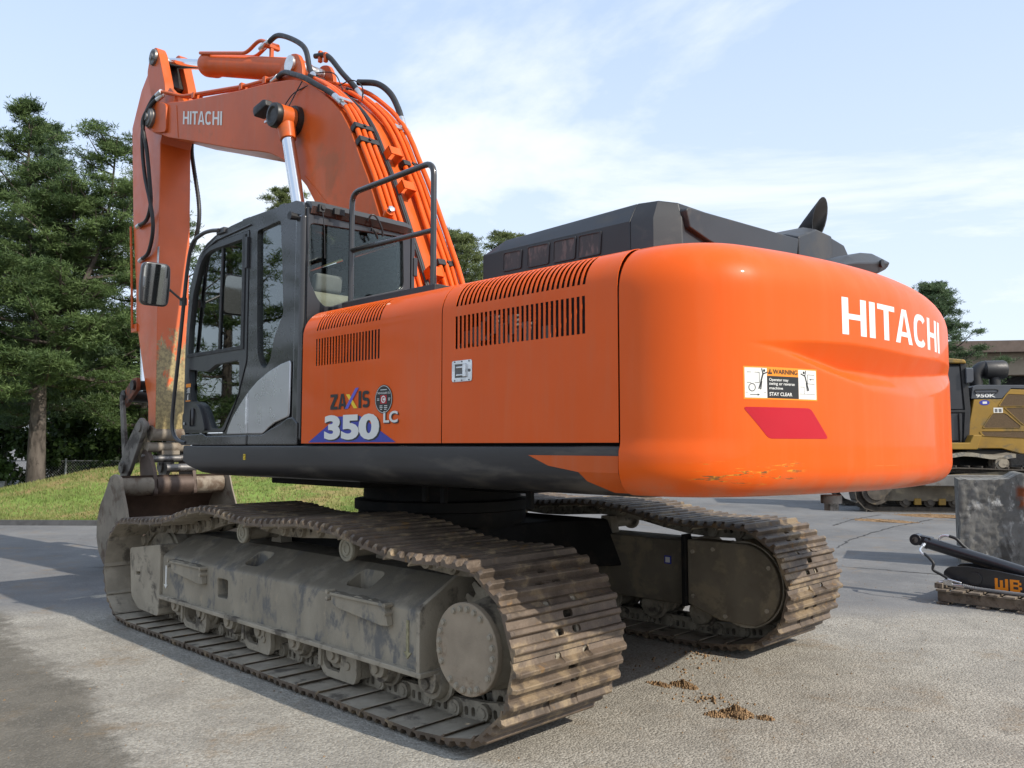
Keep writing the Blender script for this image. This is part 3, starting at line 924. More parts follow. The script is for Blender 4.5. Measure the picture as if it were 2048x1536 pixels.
# lettering drawn as flat shapes
def seg_ring(cx, cy, rx, ry, th, a0, a1, n=10):
    out = []
    for k in range(n):
        a, b = R(a0 + (a1 - a0) * k / n), R(a0 + (a1 - a0) * (k + 1) / n)
        f = lambda t, q: (cx + (rx - q) * math.copysign(abs(math.cos(t)) ** .72, math.cos(t)), cy + (ry - q) * math.copysign(abs(math.sin(t)) ** .72, math.sin(t)))
        out.append([f(a, 0), f(b, 0), f(b, th), f(a, th)])
    return out
def letter(ch, w, t=.19, h=1.0):
    """quads on a height-1 cell"""
    tb = t * .80
    if ch == 'I':
        return [[(0, 0), (w, 0), (w, h), (0, h)]]
    if ch == 'H':
        return [[(0, 0), (t, 0), (t, h), (0, h)], [(w - t, 0), (w, 0), (w, h), (w - t, h)], [(t, .42), (w - t, .42), (w - t, .42 + tb), (t, .42 + tb)]]
    if ch == 'T':
        c = w / 2
        return [[(0, h - tb), (w, h - tb), (w, h), (0, h)], [(c - t / 2, 0), (c + t / 2, 0), (c + t / 2, h - tb), (c - t / 2, h - tb)]]
    if ch == 'A':
        c = w / 2
        f = lambda y: c * y
        g = lambda y: t + (c - t * .0) * y * (1 - t / w * .55)
        q = [[(0, 0), (t, 0), (c + .0 * t, h * .86), (c - t * .55, h)], [(w - t, 0), (w, 0), (c + t * .55, h), (c, h * .86)], [(c, h * .86), (c + t * .55, h), (c - t * .55, h)]]
        yb0, yb1 = .20, .20 + tb * .9
        xl = lambda y: t + (c - t) * y / .86
        q.append([(xl(yb0), yb0), (w - xl(yb0), yb0), (w - xl(yb1), yb1), (xl(yb1), yb1)])
        return q
    if ch == 'C':
        return seg_ring(w / 2, h / 2, w / 2, h / 2, t * .92, 38, 322, 18)
    if ch == 'S':
        r = h / 4 + tb * .25
        return seg_ring(w / 2, h - r, w / 2, r, tb, 25, 270, 12) + seg_ring(w / 2, r, w / 2, r, tb, 90, -155, 12)
    if ch == 'Z':
        return [[(0, h - tb), (w, h - tb), (w, h), (0, h)], [(0, 0), (w, 0), (w, tb), (0, tb)], [(0, tb), (t * 1.35, tb), (w, h - tb), (w - t * 1.35, h - tb)]]
    if ch == 'L':
        return [[(0, 0), (t, 0), (t, h), (0, h)], [(t, 0), (w, 0), (w, tb), (t, tb)]]
    return []
W_BRAND = {'H': .74, 'I': .20, 'T': .66, 'A': .78, 'C': .72}
def word(txt, gap=.10, t=.19, W=W_BRAND):
    x, out = 0, []
    for i, ch in enumerate(txt):
        g = gap
        if i and (txt[i - 1] + ch) in ('TA', 'AC', 'IT'):
            g = gap * .35 if txt[i - 1] + ch == 'TA' else gap * .8
        if i:
            x += g
        out += [[(x + px, py) for px, py in q] for q in letter(ch, W[ch], t)]
        x += W[ch]
    return out, x
polys, wl_ = word('HITACHI')
s0, s1, zb, zt = DEG(11.0), DEG(-8.0), 1.953, 2.122
mb = MB(); mb.quads(polys, lambda x, y: on_cw(s0 + x / wl_ * (s1 - s0), zb + y * (zt - zb)))
mb.out('lettering', m_white, cw, None)

def text_polys(txt, box, bold=0.0, align='FIT'):
    """built-in font text as triangles fitted into box (x0,y0,x1,y1); align 'H' keeps proportions from the left"""
    cu = bpy.data.curves.new('t', 'FONT'); cu.body = txt; cu.fill_mode = 'FRONT'; cu.offset = bold; cu.resolution_u = 4
    o = bpy.data.objects.new('t', cu); col.objects.link(o)
    me = bpy.data.meshes.new_from_object(o.evaluated_get(bpy.context.evaluated_depsgraph_get()))
    V = np.array([v.co[:2] for v in me.vertices]); F = [[tuple(V[i]) for i in f.vertices] for f in me.polygons]
    bpy.data.objects.remove(o); bpy.data.curves.remove(cu); bpy.data.meshes.remove(me)
    a, b = V.min(0), V.max(0)
    x0, y0, x1, y1 = box
    sx, sy = (x1 - x0) / (b[0] - a[0]), (y1 - y0) / (b[1] - a[1])
    if align == 'H':
        sx = sy
    return [[(x0 + (p[0] - a[0]) * sx, y0 + (p[1] - a[1]) * sy) for p in f] for f in F]
def rect(x0, y0, x1, y1, n=1):
    return [[(x0 + (x1 - x0) * k / n, y0), (x0 + (x1 - x0) * (k + 1) / n, y0), (x0 + (x1 - x0) * (k + 1) / n, y1), (x0 + (x1 - x0) * k / n, y1)] for k in range(n)]
def bar(x0, y0, x1, y1, w):
    d = Vector((x1 - x0, y1 - y0)).normalized() * w / 2
    return [[(x0 + d.y, y0 - d.x), (x1 + d.y, y1 - d.x), (x1 - d.y, y1 + d.x), (x0 - d.y, y0 + d.x)]]

# warning sticker on the counterweight
S = lambda d: DEG(d)
sx0, sx1, sz0, sz1 = S(20.6), S(14.0), 1.645, 1.782
MB().quads(rect(sx0, sz0, sx1, sz1, 10), lambda x, y: on_cw(x, y, .001)).out('warning_sticker', m_amber, cw, None)
stk = bpy.data.objects['warning_sticker']
L4 = lambda x, y: on_cw(x, y, .0016)
L5 = lambda x, y: on_cw(x, y, .0022)
a1, a2 = S(18.75), S(15.85)
MB().quads(rect(sx0 + .006, sz0 + .006, a1, sz1 - .006, 3) + rect(a2, sz0 + .006, sx1 - .006, sz1 - .006, 3), L4).out_each('pictogram_field', m_white, stk, None)
MB().quads(rect(a1 + .001, sz0 + .006, a2 - .001, 1.744, 4), L4).out('text_field', m_dblack, stk, None)
ww = a2 - a1
q = text_polys('WARNING', (a1 + .034, 1.753, a2 - .006, 1.773), .012)
q += [[(a1 + .006, 1.752), (a1 + .030, 1.752), (a1 + .018, 1.775)]]
MB().quads(q, L5).out('print', m_dblack, stk, None)
q = [[(a1 + .0165, 1.758), (a1 + .0195, 1.758), (a1 + .0195, 1.767), (a1 + .0165, 1.767)]]
MB().quads(q, lambda x, y: on_cw(x, y, .0028)).out('print', m_amber, stk, None)
q = text_polys('Operator may', (a1 + .012, 1.7195, a1 + .60 * ww + .012, 1.735), .012) + text_polys('swing or reverse', (a1 + .012, 1.7025, a1 + .80 * ww + .012, 1.718), .012) + text_polys('machine', (a1 + .012, 1.688, a1 + .42 * ww + .012, 1.699), .012) + text_polys('STAY CLEAR', (a1 + .012, 1.661, a1 + .78 * ww, 1.676), .015)
MB().quads(q, L5).out('print', m_white, stk, None)
def man(x, z, f):
    p = bar(x, z, x + f * .012, z + .034, .007) + bar(x, z, x - f * .012, z - .034, .006) + bar(x + f * .003, z, x - f * .003, z - .036, .006) + bar(x + f * .01, z + .028, x + f * .036, z + .038, .005) + bar(x + f * .010, z + .030, x + f * .004, z + .052, .005)
    p += [[(x + f * .017 + .006 * math.cos(a), z + .043 + .006 * math.sin(a)) for a in np.linspace(0, 6.283, 9)[:-1]]]
    return p
q = man(sx0 + .085, 1.722, 1) + bar(sx0 + .016, 1.757, sx0 + .076, 1.757, .002) + bar(sx0 + .076, 1.757, sx0 + .076, 1.714, .002) + bar(sx0 + .076, 1.714, sx0 + .016, 1.714, .002) + bar(sx0 + .010, 1.673, sx0 + .11, 1.673, .0015)
q += bar(sx0 + .03, 1.664, sx0 + .07, 1.664, .0025) + [[(sx0 + .066, 1.6685), (sx0 + .066, 1.6595), (sx0 + .078, 1.664)]] + [[(sx0 + .04 + r0 * math.cos(t0), 1.694 + r0 * math.sin(t0)) for r0, t0 in ((.017, a_), (.017, b_), (.014, b_), (.014, a_))] for a_, b_ in zip(np.linspace(0, 6.2832, 19), np.linspace(0, 6.2832, 19)[1:])]
q += man(a2 + .050, 1.722, -1) + bar(a2 + .056, 1.757, a2 + .10, 1.757, .002) + bar(a2 + .056, 1.757, a2 + .056, 1.718, .002) + bar(a2 + .056, 1.718, a2 + .10, 1.718, .002) + bar(a2 + .1, 1.737, a2 + .075, 1.737, .0025) + [[(a2 + .077, 1.741), (a2 + .077, 1.733), (a2 + .066, 1.737)]]
q += bar(a2 + .008, 1.703, a2 + .034, 1.703, .0015) + bar(a2 + .034, 1.703, a2 + .034, 1.673, .0015) + bar(a2 + .004, 1.673, a2 + .10, 1.673, .0015)
MB().quads(q, L5).out('print', m_dblack, stk, None)
# red reflector
rp = round_poly([(S(20.7), 1.613), (S(14.7), 1.613), (S(12.9), 1.482), (S(18.7), 1.482)], .02, 4)
mb = MB()
for a, b in zip(rp, rp[1:] + rp[:1]):
    pass
cx_, cz_ = (S(20.7) + S(12.9)) / 2, 1.5475
mb.prism([(0, 0), (1, 0), (0, 1)], 'z', 0, 1); mb.bm.clear()
N_ = 12
def para_row(z):
    """left and right ends of the rounded parallelogram at height z"""
    xs = []
    for (xa, za), (xb, zb) in zip(rp, rp[1:] + rp[:1]):
        if (za - z) * (zb - z) <= 0 and abs(za - zb) > 1e-9:
            xs.append(xa + (xb - xa) * (z - za) / (zb - za))
    return min(xs), max(xs)
zs = [1.4822, 1.484, 1.487, 1.491, 1.497, 1.51, 1.53, 1.55, 1.57, 1.59, 1.598, 1.604, 1.608, 1.611, 1.6128]
rows = []
for z in zs:
    l, r_ = para_row(z)
    rows.append([on_cw(l + (r_ - l) * k / N_, z, .0012) for k in range(N_ + 1)])
mb.loft(rows, False)
mb.out('reflector', m_red, cw, None)
# lifting bolt below, camera housing on top
mb = MB(); mb.cyl((-3.30, .32, 1.21), (-3.30, .32, 1.17), .05, n=16); mb.cyl((-3.30, .32, 1.17), (-3.30, .32, 1.135), .036, n=6); mb.out('ballast_bolt', m_pin, cw, 30)
mb = MB()
mb.loft([[(-3.15 + dx, y, z) for dx, z in ((.10, zb), (-.07, zb), (-.09, zb + h * .5), (-.03, zb + h), (.10, zb + h))] for y, zb, h in ((-.08, 2.42, .03), (-.25, 2.425, .095), (-.45, 2.435, .135), (-.60, 2.465, .125), (-.70, 2.50, .085), (-.73, 2.52, .05))])
mb.cyl((-3.15, -.40, 2.34), (-3.15, -.40, 2.47), .06, .05, 14)
ch = mb.out('camera_housing', m_plastic, EX, 50, .03, 4)
mb = MB(); mb.cyl((-3.235, -.58, 2.515), (-3.25, -.58, 2.515), .022, .026, 14); mb.out('lens', m_rubber, ch)

# ------------------------------------------------------------------ black engine cover on top
HB = MB()
def ring_cover(x, c, top):
    return [(x, 1.0, 2.33), (x, 1.0, 2.585), (x, .935 , top), (x, -.9, top), (x, -.98, 2.585), (x, -.98, 2.33)]
HB.loft([ring_cover(-1.515, 0, 2.60), ring_cover(-1.53, 0, 2.615), ring_cover(-1.64, 0, 2.665), ring_cover(-2.60, 0, 2.690)])
cov = HB.out('engine_cover', m_plastic, EX, 30, .008, 2)
mb = MB()
mb.loft([ring_cover(-2.60, 0, 2.690), [(-2.72, .97, 2.33), (-2.72, .97, 2.585), (-2.715, .92, 2.685), (-2.715, -.9, 2.69), (-2.72, -.96, 2.585), (-2.72, -.96, 2.33)],
         [(-2.82, .86, 2.33), (-2.82, .86, 2.585), (-2.79, .85, 2.672), (-2.79, -.85, 2.69), (-2.82, -.88, 2.585), (-2.82, -.88, 2.33)]])
mb.out('cover_end', m_plastic, cov, 30, .006)
mb = MB()          # second hood panel, a little proud behind a stepped seam
mb.prism([(.862, 2.625), (.83, 2.54), (.66, 2.505), (.52, 2.485), (.50, 2.43), (-.30, 2.43), (-.36, 2.695), (.845, 2.640)], 'x', -2.845, -2.2)
mb.out('rear_panel', m_plastic, EX, 30, .008, 2)
mb = MB(); mb.box(-2.852, -2.846, .18, .44, 2.455, 2.475); mb.out('grille', m_pin, cov)
mb = MB()
mb.loft([[(-2.84, y, 2.36), (-2.84, y, z), (-2.75, y, z + .03), (-2.2, y, z + .03), (-2.2, y, 2.36)] for y, z in ((-.37, 2.71), (-.62, 2.80), (-.84, 2.795))])
eb = mb.out('exhaust_box', m_plastic, EX, 25, .01, 2)
mb = MB()
mb.loft([[(-2.83, y, 2.36), (-2.83, y, z), (-2.73, y, z + .03), (-2.2, y, z + .03), (-2.2, y, 2.36)] for y, z in ((-.850, 2.792), (-1.05, 2.775), (-1.21, 2.64), (-1.24, 2.5))])
mb.out('side_panel', m_plastic, eb, 25, .01, 2)
# four inset panels in the left face, with soot stains
m_soot = M('sooty_inset_panel', (.04, .04, .042), .5, 0, 0, .2, 4, dirt=((.13, .115, .11), .40, 9, .7), stretch=(2.2, 1, .8))
for (xa, xb, zl, zh) in ((-1.700, -1.835, 2.464, 2.563), (-1.893, -2.045, 2.458, 2.566), (-2.090, -2.236, 2.455, 2.566), (-2.268, -2.408, 2.452, 2.564)):
    mb = MB()
    outer = round_poly([(xa + .008, zh + .008), (xb - .012, zh + .006), (xb - .002, zl - .007), (xa + .012, zl - .007)], .01, 2)
    inner = round_poly([(xa, zh), (xb, zh - .003), (xb + .008, zl), (xa - .004 + .008, zl)], .01, 2)
    mb.prism(outer, 'y', 1.0, 1.007, holes=[inner])
    ip = mb.out('inset_panel', m_plastic, cov, 30, .002)
    mb = MB(); mb.prism(inner, 'y', .9995, 1.0025); mb.out('grille', m_soot, ip, None)
m_soot_pipe = M('sooty_black_pipe', (.018, .018, .019), .6, .1, 0, .2, 6)
# exhaust pipe with slant-cut mouth
mb = MB()
n = 20
def exr(k, f, sc=1.0):
    a = 2 * math.pi * k / n
    c_, s_ = math.cos(a) * sc, math.sin(a) * sc
    b0 = Vector((-2.62 + .085 * s_, -.84 + .085 * c_, 2.77))
    b1 = Vector((-2.755 - .02 * s_, -.862 + .098 * c_ - .025 * s_, 2.943 + .135 * s_))
    bend = Vector((.02, 0, -.015 * s_)) * math.sin(math.pi * f)
    return b0.lerp(b1, f) + bend
mb.loft([[exr(k, f) for k in range(n)] for f in (0, .2, .4, .6, .8, 1)] + [[exr(k, f, sc) for k in range(n)] for f, sc in ((.985, .92), (.7, .84), (.25, .7))], True, True)
mb.out('exhaust_pipe', m_soot_pipe, EX, 40)

# ------------------------------------------------------------------ handrail on the hood
mb = MB(); mb.box(-1.33, -.36, 1.06, 1.215, 2.342, 2.412); mb.out('step_plate', m_plastic, EX, 30, .006)
RY = 1.19
mb = MB()
mb.tube(fillet([(-.43, RY, 2.40), (-.43, RY, 3.155), (-1.285, RY, 3.165), (-1.285, RY, 2.40)], .085, 6), .019, 12)
mb.tube([(-.43, RY, 2.76), (-1.285, RY, 2.745)], .017, 12)
mb.out('handrail', m_cab, EX, 50)

# ------------------------------------------------------------------ cab
CY = 1.45
roof_line = [(-.262, 3.045), (-.225, 3.085), (-.15, 3.108), (.47, 3.118), (.78, 3.106), (1.035, 3.076), (1.18, 3.037), (1.30, 2.965), (1.385, 2.86)]
front_line = [(1.455, 2.72), (1.490, 2.45), (1.505, 2.25), (1.505, 1.66), (1.465, 1.53), (1.44, 1.468)]
door_out = round_poly([(1.475, 1.545), (1.480, 1.66), (1.482, 2.24), (1.458, 2.50), (1.40, 2.76), (1.315, 2.925), (1.16, 3.005), (.90, 3.022), (.478, 3.022), (.475, 2.06), (.60, 1.80), (.80, 1.545)], [.03, .02, .02, .02, .03, .04, .05, .02, .01, .03, .05, .04])
rear_win = round_poly([(.372, 2.995), (.048, 3.012), (.014, 2.705), (-.012, 2.355), (.10, 2.205), (.155, 2.04), (.225, 1.985), (.285, 2.02), (.33, 2.10), (.345, 2.3)], .025)
mb = MB()
mb.prism(roof_line + front_line + [(-.262, 1.468)], 'y', CY - .05, CY, holes=[door_out, rear_win])
cabf = mb.out('cab_frame', m_cab, EX, 30, .010, 3)
# door
glass_up = round_poly([(1.268, 2.880), (1.20, 2.945), (1.09, 2.972), (.583, 2.972), (.562, 2.176), (1.440, 2.183), (1.425, 2.40), (1.375, 2.66)], [.04, .04, .03, .01, .01, .02, .02, .02])
glass_lo = round_poly([(1.415, 2.06), (1.10, 2.02), (.95, 2.07), (.585, 2.075), (.578, 1.833), (.690, 1.715), (.83, 1.580), (.985, 1.578), (1.125, 1.755), (1.22, 1.79), (1.35, 1.80), (1.39, 1.93)], .03)
shrink = lambda P, k: [(c[0] + (p[0] - c[0]) * k, c[1] + (p[1] - c[1]) * k) for c in [(sum(q[0] for q in P) / len(P), sum(q[1] for q in P) / len(P))] for p in P]
mb = MB(); mb.prism(shrink(door_out, .992), 'y', CY - .035, CY + .006, holes=[glass_up, glass_lo])
door = mb.out('door', m_black, EX, 30, .006, 2)
for g in (glass_up, glass_lo):
    mb = MB(); mb.prism(shrink(g, 1.004), 'y', CY - .022, CY - .017); mb.out('window_pane', m_glass, door, None)
mb = MB()
mb.box(.905, .93, CY - .016, CY - .004, 2.18, 2.965)
mb.box(.56, 1.44, CY - .002, CY + .012, 2.150, 2.178)
for v in mb.bm.verts:
    if abs(v.co.z - 2.18) < .2 and v.co.x > .9 and v.co.x < .94: v.co.x += .02
mb.box(.52, .562, CY - .004, CY + .014, 2.15, 3.0)
mb.out_each('sash', m_rubber, door, 30, .003)
mb = MB(); mb.box(.485, .512, CY, CY + .02, 2.74, 2.97); mb.out('hinge', m_black, door, 30, .004)
# handle recess and grip
mb = MB()
mb.prism(round_poly([(1.455, 1.580), (1.06, 1.565), (1.10, 1.66), (1.15, 1.735), (1.22, 1.775), (1.33, 1.775), (1.46, 1.70)], .03), 'y', CY + .002, CY + .030, holes=[round_poly([(1.33, 1.60), (1.21, 1.60), (1.20, 1.70), (1.25, 1.745), (1.32, 1.735)], .02)])
hd = mb.out('door_handle', m_black, door, 30, .010, 3)
mb = MB(); mb.tube(spline([(1.27, CY + .03, 1.61), (1.265, CY + .034, 1.67), (1.275, CY + .03, 1.74)], 5), .012, 8); mb.cyl((1.405, CY + .03, 1.625), (1.405, CY + .036, 1.625), .013, n=14); mb.out('grip', m_zinc if False else m_black, hd)
mb = MB(); mb.cyl((1.405, CY + .0305, 1.625), (1.405, CY + .040, 1.625), .012, n=14); mb.out('lock', m_zinc, hd)
# little orange sticker on the door
mb = MB(); mb.box(1.365, 1.455, CY + .0065, CY + .0085, 1.800, 1.945); ds = mb.out('sticker', m_dblack, door)
mb = MB(); mb.box(1.367, 1.453, CY + .009, CY + .0095, 1.915, 1.943); mb.box(1.367, 1.453, CY + .009, CY + .0095, 1.802, 1.810); mb.out('print', m_amber, ds)
mb = MB()
for k in range(6):
    mb.box(1.380, 1.440 - .010 * (k % 3), CY + .009, CY + .0095, 1.870 + .007 * k, 1.8735 + .007 * k)
mb.prism([(1.405, 1.815), (1.425, 1.815), (1.42, 1.85), (1.405, 1.862), (1.41, 1.84)], 'y', CY + .009, CY + .0095)
mb.out('print', m_white, ds)
# fixed rear quarter window
mb = MB(); mb.prism(shrink(rear_win, 1.01), 'y', CY - .03, CY - .024); mb.out('side_window', m_glass, cabf, None)
# silver quarter panel, two pieces with a seam and a hinge
arc = [(.730, 1.535), (.70, 1.59), (.64, 1.66), (.54, 1.745), (.425, 1.83)]
mb = MB(); mb.prism(arc + [(.452, 1.535)][:0] + [(.430, 1.535)], 'y', CY + .004, CY + .020); mb.out('quarter_panel', m_silver, EX, 40, .006, 3)
arc2 = [(.418, 1.836), (.29, 1.905), (.128, 1.965), (-.02, 2.003), (-.136, 2.020)]
mb = MB(); mb.prism(arc2 + [(-.150, 2.0), (-.138, 1.665), (-.125, 1.642), (-.085, 1.634), (.04, 1.607), (.12, 1.575), (.19, 1.538), (.22, 1.533), (.424, 1.535)], 'y', CY + .004, CY + .020); mb.out('quarter_panel', m_silver, EX, 40, .010, 4)
mb = MB(); mb.cyl((.428, CY + .022, 1.60), (.428, CY + .022, 1.80), .009, n=10); mb.box(.405, .452, CY + .018, CY + .023, 1.61, 1.79); mb.out('hinge', m_zinc, EX, 30)
# sill under the door
mb = MB()
mb.prism([(1.47, 1.455), (1.47, 1.535), (1.09, 1.545), (1.03, 1.525), (.405, 1.525), (.405, 1.455)], 'y', CY - .02, CY + .035)
mb.prism([(.398, 1.455), (.398, 1.525), (.20, 1.525), (.10, 1.56), (-.05, 1.60), (-.14, 1.635), (-.20, 1.64), (-.26, 1.60), (-.26, 1.455)], 'y', CY - .02, CY + .030)
mb.out('cab_sill', m_cab, EX, 30, .010, 3)
mb = MB(); mb.box(-.27, -.165, CY - .05, CY + .022, 1.47, 3.0)
for v in mb.bm.verts:
    if v.co.z > 2.5: v.co.y -= .004
mb.out('corner_post', m_cab, cabf, 30, .03, 4)
# roof
mb = MB()
mb.prism(roof_line + [(1.33, 2.85), (1.25, 2.93), (1.10, 2.99), (.5, 3.035), (-.20, 3.035), (-.262, 3.0)], 'y', .56, CY - .012)
roof = mb.out('cab_roof', m_cab, EX, 30, .03, 4)
mb = MB()           # roof gutter along the door, raised hatch rim, lamp bracket
mb.prism([(.46, 3.062), (1.0, 3.040), (1.22, 2.985), (1.22, 2.975), (1.0, 3.028), (.46, 3.050)], 'y', CY - .002, CY + .012)
mb.box(-.02, .35, .70, 1.30, 3.105, 3.128)
mb.box(.55, .66, 1.34, 1.42, 3.105, 3.14); mb.box(.05, .13, 1.36, 1.42, 3.11, 3.14)
mb.box(.86, .98, CY - .05, CY + .018, 3.07, 3.115)
mb.out_each('roof_rim', m_black, roof, 30, .006)
# right side and front frames
mb = MB()
mb.prism(roof_line + front_line + [(-.262, 1.468)], 'y', .56, .60, holes=[round_poly([(1.40, 1.62), (1.42, 2.30), (1.33, 2.75), (1.20, 2.93), (.55, 2.96), (.55, 1.62)], .04), round_poly([(.45, 1.95), (.45, 2.96), (-.16, 2.96), (-.16, 1.95)], .04)])
mb.out('cab_frame', m_cab, EX, 30, .008)
mb = MB(); mb.prism([(1.40, 1.62), (1.42, 2.30), (1.33, 2.75), (1.20, 2.93), (-.16, 2.96), (-.16, 1.62)], 'y', .575, .580); mb.out('side_window', m_glass_far, EX, None)
mb = MB()
mb.loft([[(x, y, z) for y in (.60, 1.40)] for x, z in ((1.496, 1.60), (1.498, 2.25), (1.45, 2.70), (1.35, 2.88), (1.22, 2.98))], False)
mb.out('windscreen', m_glass, EX, 60)
# rear wall with the big window
rw_hole = round_poly([(1.425, 2.935), (.655, 2.975), (.640, 2.93), (.633, 2.602), (.70, 2.575), (1.075, 2.462), (1.24, 2.392), (1.30, 2.388), (1.352, 2.428), (1.412, 2.541), (1.436, 2.65)], [.05, .03, .02, .04, .02, .02, .02, .02, .03, .03, .03])
mb = MB()
mb.prism([(CY - .01, 1.468), (CY - .01, 3.04), (.57, 3.04), (.57, 1.468)], 'x', -.285, -.24, holes=[rw_hole])
rear_wall = mb.out('cab_rear_wall', m_black, EX, 30, .006)
mb = MB(); mb.prism(shrink(rw_hole, 1.01), 'x', -.268, -.262); mb.out('rear_window', m_glass_r, rear_wall, None)
# rear roof edge, bulging header, small hardware
mb = MB()
mb.loft([[(-.245, y, 2.985 - .01 * k), (-.305 + .01 * k, y, 3.0), (-.325 + .01 * k, y, 3.045), (-.30, y, 3.085 - .008 * k), (-.24, y, 3.10 - .008 * k), (-.18, y, 3.06)] for y, k in ((1.425, 1), (1.38, 0), (.95, 0), (.64, 0), (.575, 2))])
mb.out('rear_header', m_cab, roof, 40)
mb = MB()
mb.box(-.345, -.31, 1.19, 1.27, 3.015, 3.055); mb.box(-.34, -.31, 1.345, 1.385, 3.01, 3.06)
mb.cyl((-.34, 1.36, 3.04), (-.352, 1.36, 3.04), .016, n=10); mb.cyl((-.17, CY, 2.99), (-.17, CY + .06, 2.99), .022, .028, 10)
mb.tube(spline([(-.335, 1.36, 3.03), (-.345, 1.35, 2.9), (-.335, 1.335, 2.70)], 5), .0035, 6)
mb.tube(spline([(-.33, .99, 3.02), (-.36, .98, 3.06), (-.365, .94, 3.05), (-.36, .89, 2.98), (-.345, .87, 2.93)], 6), .007, 6)
mb.tube(spline([(-.33, .96, 2.98), (-.352, .94, 2.95), (-.34, .91, 2.91), (-.33, .93, 2.955)], 6), .006, 6)
mb.box(-.345, -.325, .90, .96, 2.955, 2.975)
mb.out_each('rear_hardware', m_rubber, roof, 30)
mb = MB(); mb.box(-.29, -.22, .535, .565, 2.40, 3.03); mb.box(-.30, -.27, .515, .55, 2.70, 2.84); mb.cyl((-.27, .53, 2.52), (-.30, .52, 2.52), .018, n=10); mb.out_each('hinge_post', m_black, rear_wall, 30, .005)
# inside
mb = MB(); mb.box(-.23, 1.44, .61, 1.39, 1.47, 1.52); mb.out('cab_floor', m_dark, EX)
mb = MB()
mb.prism(round_poly([(.12, 1.95), (.62, 1.97), (.64, 2.07), (.10, 2.06)], .04), 'y', .76, 1.24)
seat = mb.out('seat', m_grey, EX, 40, .03, 3)
mb = MB(); mb.prism(round_poly([(.20, 2.06), (.10, 2.06), (-.01, 2.50), (.04, 2.56), (.10, 2.52)], .04), 'y', .86, 1.28); mb.out('backrest', m_beige, seat, 40, .03, 3)
mb = MB(); mb.prism(round_poly([(.02, 2.55), (.08, 2.55), (.07, 2.68), (.0, 2.68)], .03), 'y', .96, 1.18); mb.out('headrest', m_grey, seat, 40, .03, 3)
mb = MB(); mb.box(.0, .75, 1.20, 1.34, 1.55, 2.10); mb.box(.0, .75, .66, .80, 1.55, 2.10); mb.box(-.22, .05, .62, 1.38, 1.52, 2.20)
mb.out('console', m_grey, EX, 30, .03)
mb = MB(); mb.tube([(.66, 1.28, 2.10), (.70, 1.28, 2.25)], .012); mb.cyl((.70, 1.28, 2.25), (.71, 1.28, 2.36), .028, .022, 10); mb.tube([(.66, .73, 2.10), (.70, .73, 2.25)], .012); mb.cyl((.70, .73, 2.25), (.71, .73, 2.36), .028, .022, 10)
mb.box(1.15, 1.20, .62, .78, 2.0, 2.22)
mb.out_each('control_lever', m_rubber, EX, 40)
mb = MB(); mb.tube(spline([(.36, 1.36, 2.95), (.355, 1.37, 2.5), (.345, 1.365, 2.1)], 6), .012, 8); mb.out('grab_handle', m_silver, EX, 40)
mb = MB(); mb.tube([(.60, 1.34, 2.12), (.60, 1.34, 2.62)], .006, 6); mb.tube([(.72, 1.34, 2.12), (.72, 1.34, 2.50)], .006, 6); mb.out_each('side_bar', m_silver, EX, 40)
mb = MB(); mb.cyl((.06, 1.30, 2.88), (.10, 1.28, 2.88), .075, n=20); mb.cyl((.35, .70, 2.75), (.38, .70, 2.75), .07, n=20); mb.box(.30, .36, .80, .86, 2.68, 2.80); mb.out_each('fan', m_rubber, EX, 30)

# mirror and its pipe
mb = MB(); mb.tube(spline([(.93, 1.47, 3.098), (1.05, 1.485, 3.11), (1.16, 1.50, 3.10), (1.30, 1.51, 3.045), (1.375, 1.51, 2.86), (1.43, 1.51, 2.55), (1.495, 1.51, 2.15), (1.555, 1.51, 1.82), (1.575, 1.51, 1.62), (1.55, 1.50, 1.53), (1.47, 1.49, 1.485), (1.38, 1.48, 1.475)], 6), .0155, 10)
mp_ = mb.out('guard_rail', m_black, EX, 50)
mb = MB(); mb.tube([(1.43, 1.51, 2.60), (1.395, 1.66, 2.69)], .010, 8); mb.box(1.41, 1.46, 1.49, 1.53, 2.57, 2.63); mb.out('mirror_arm', m_black, mp_, 40)
mr = Matrix.Translation((1.38, 1.757, 2.70)) @ Matrix.Rotation(R(-4), 4, 'Z') @ Matrix.Rotation(R(-6), 4, 'Y')
mb = MB(); mb.prism(round_poly([(-.105, -.168), (.105, -.168), (.115, 0), (.105, .168), (-.105, .168), (-.112, 0)], .05, 5), 'x', -.012, .045, m=mr); mm = mb.out('mirror', m_black, EX, 30, .014, 3)
mb = MB(); mb.prism(round_poly([(-.092, -.155), (.092, -.155), (.10, 0), (.092, .155), (-.092, .155), (-.098, 0)], .045, 5), 'x', -.0150, -.0125, m=mr); mb.out('glass', m_mirror, mm, None)

# side decals on the front service door
dm = lambda x, z: (x, 1.4985, z)
dm1 = lambda x, z: (x, 1.4975, z)
dm2 = lambda x, z: (x, 1.4995, z)
dm3 = lambda x, z: (x, 1.5005, z)
MB().quads([[(-.431, 1.472), (-.76, 1.628), (-.99, 1.628), (-1.337, 1.472)]], dm1).out('decal', m_blue, d1, None)
def side_text(txt, xl, xr, z0, z1, W, t, gap, f, mt, name='lettering'):
    pl, w = word(txt, gap, t, W)
    return MB().quads(pl, lambda x, y: f(xl + (xr - xl) * x / w, z0 + (z1 - z0) * y)).out(name, mt, d1, None)
WZ = {'Z': .72, 'A': .82, 'I': .26, 'S': .70, 'L': .62, 'C': .80}
side_text('ZA', -.678, -.852, 1.672, 1.766, WZ, .24, .06, dm, m_dblack)
side_text('IS', -.975, -1.085, 1.674, 1.774, WZ, .24, .10, dm, m_dblack)
MB().quads([[(-.845, 1.76), (-.882, 1.76), (-.965, 1.674), (-.928, 1.674)]], dm).out('lettering', m_yellow, d1, None)
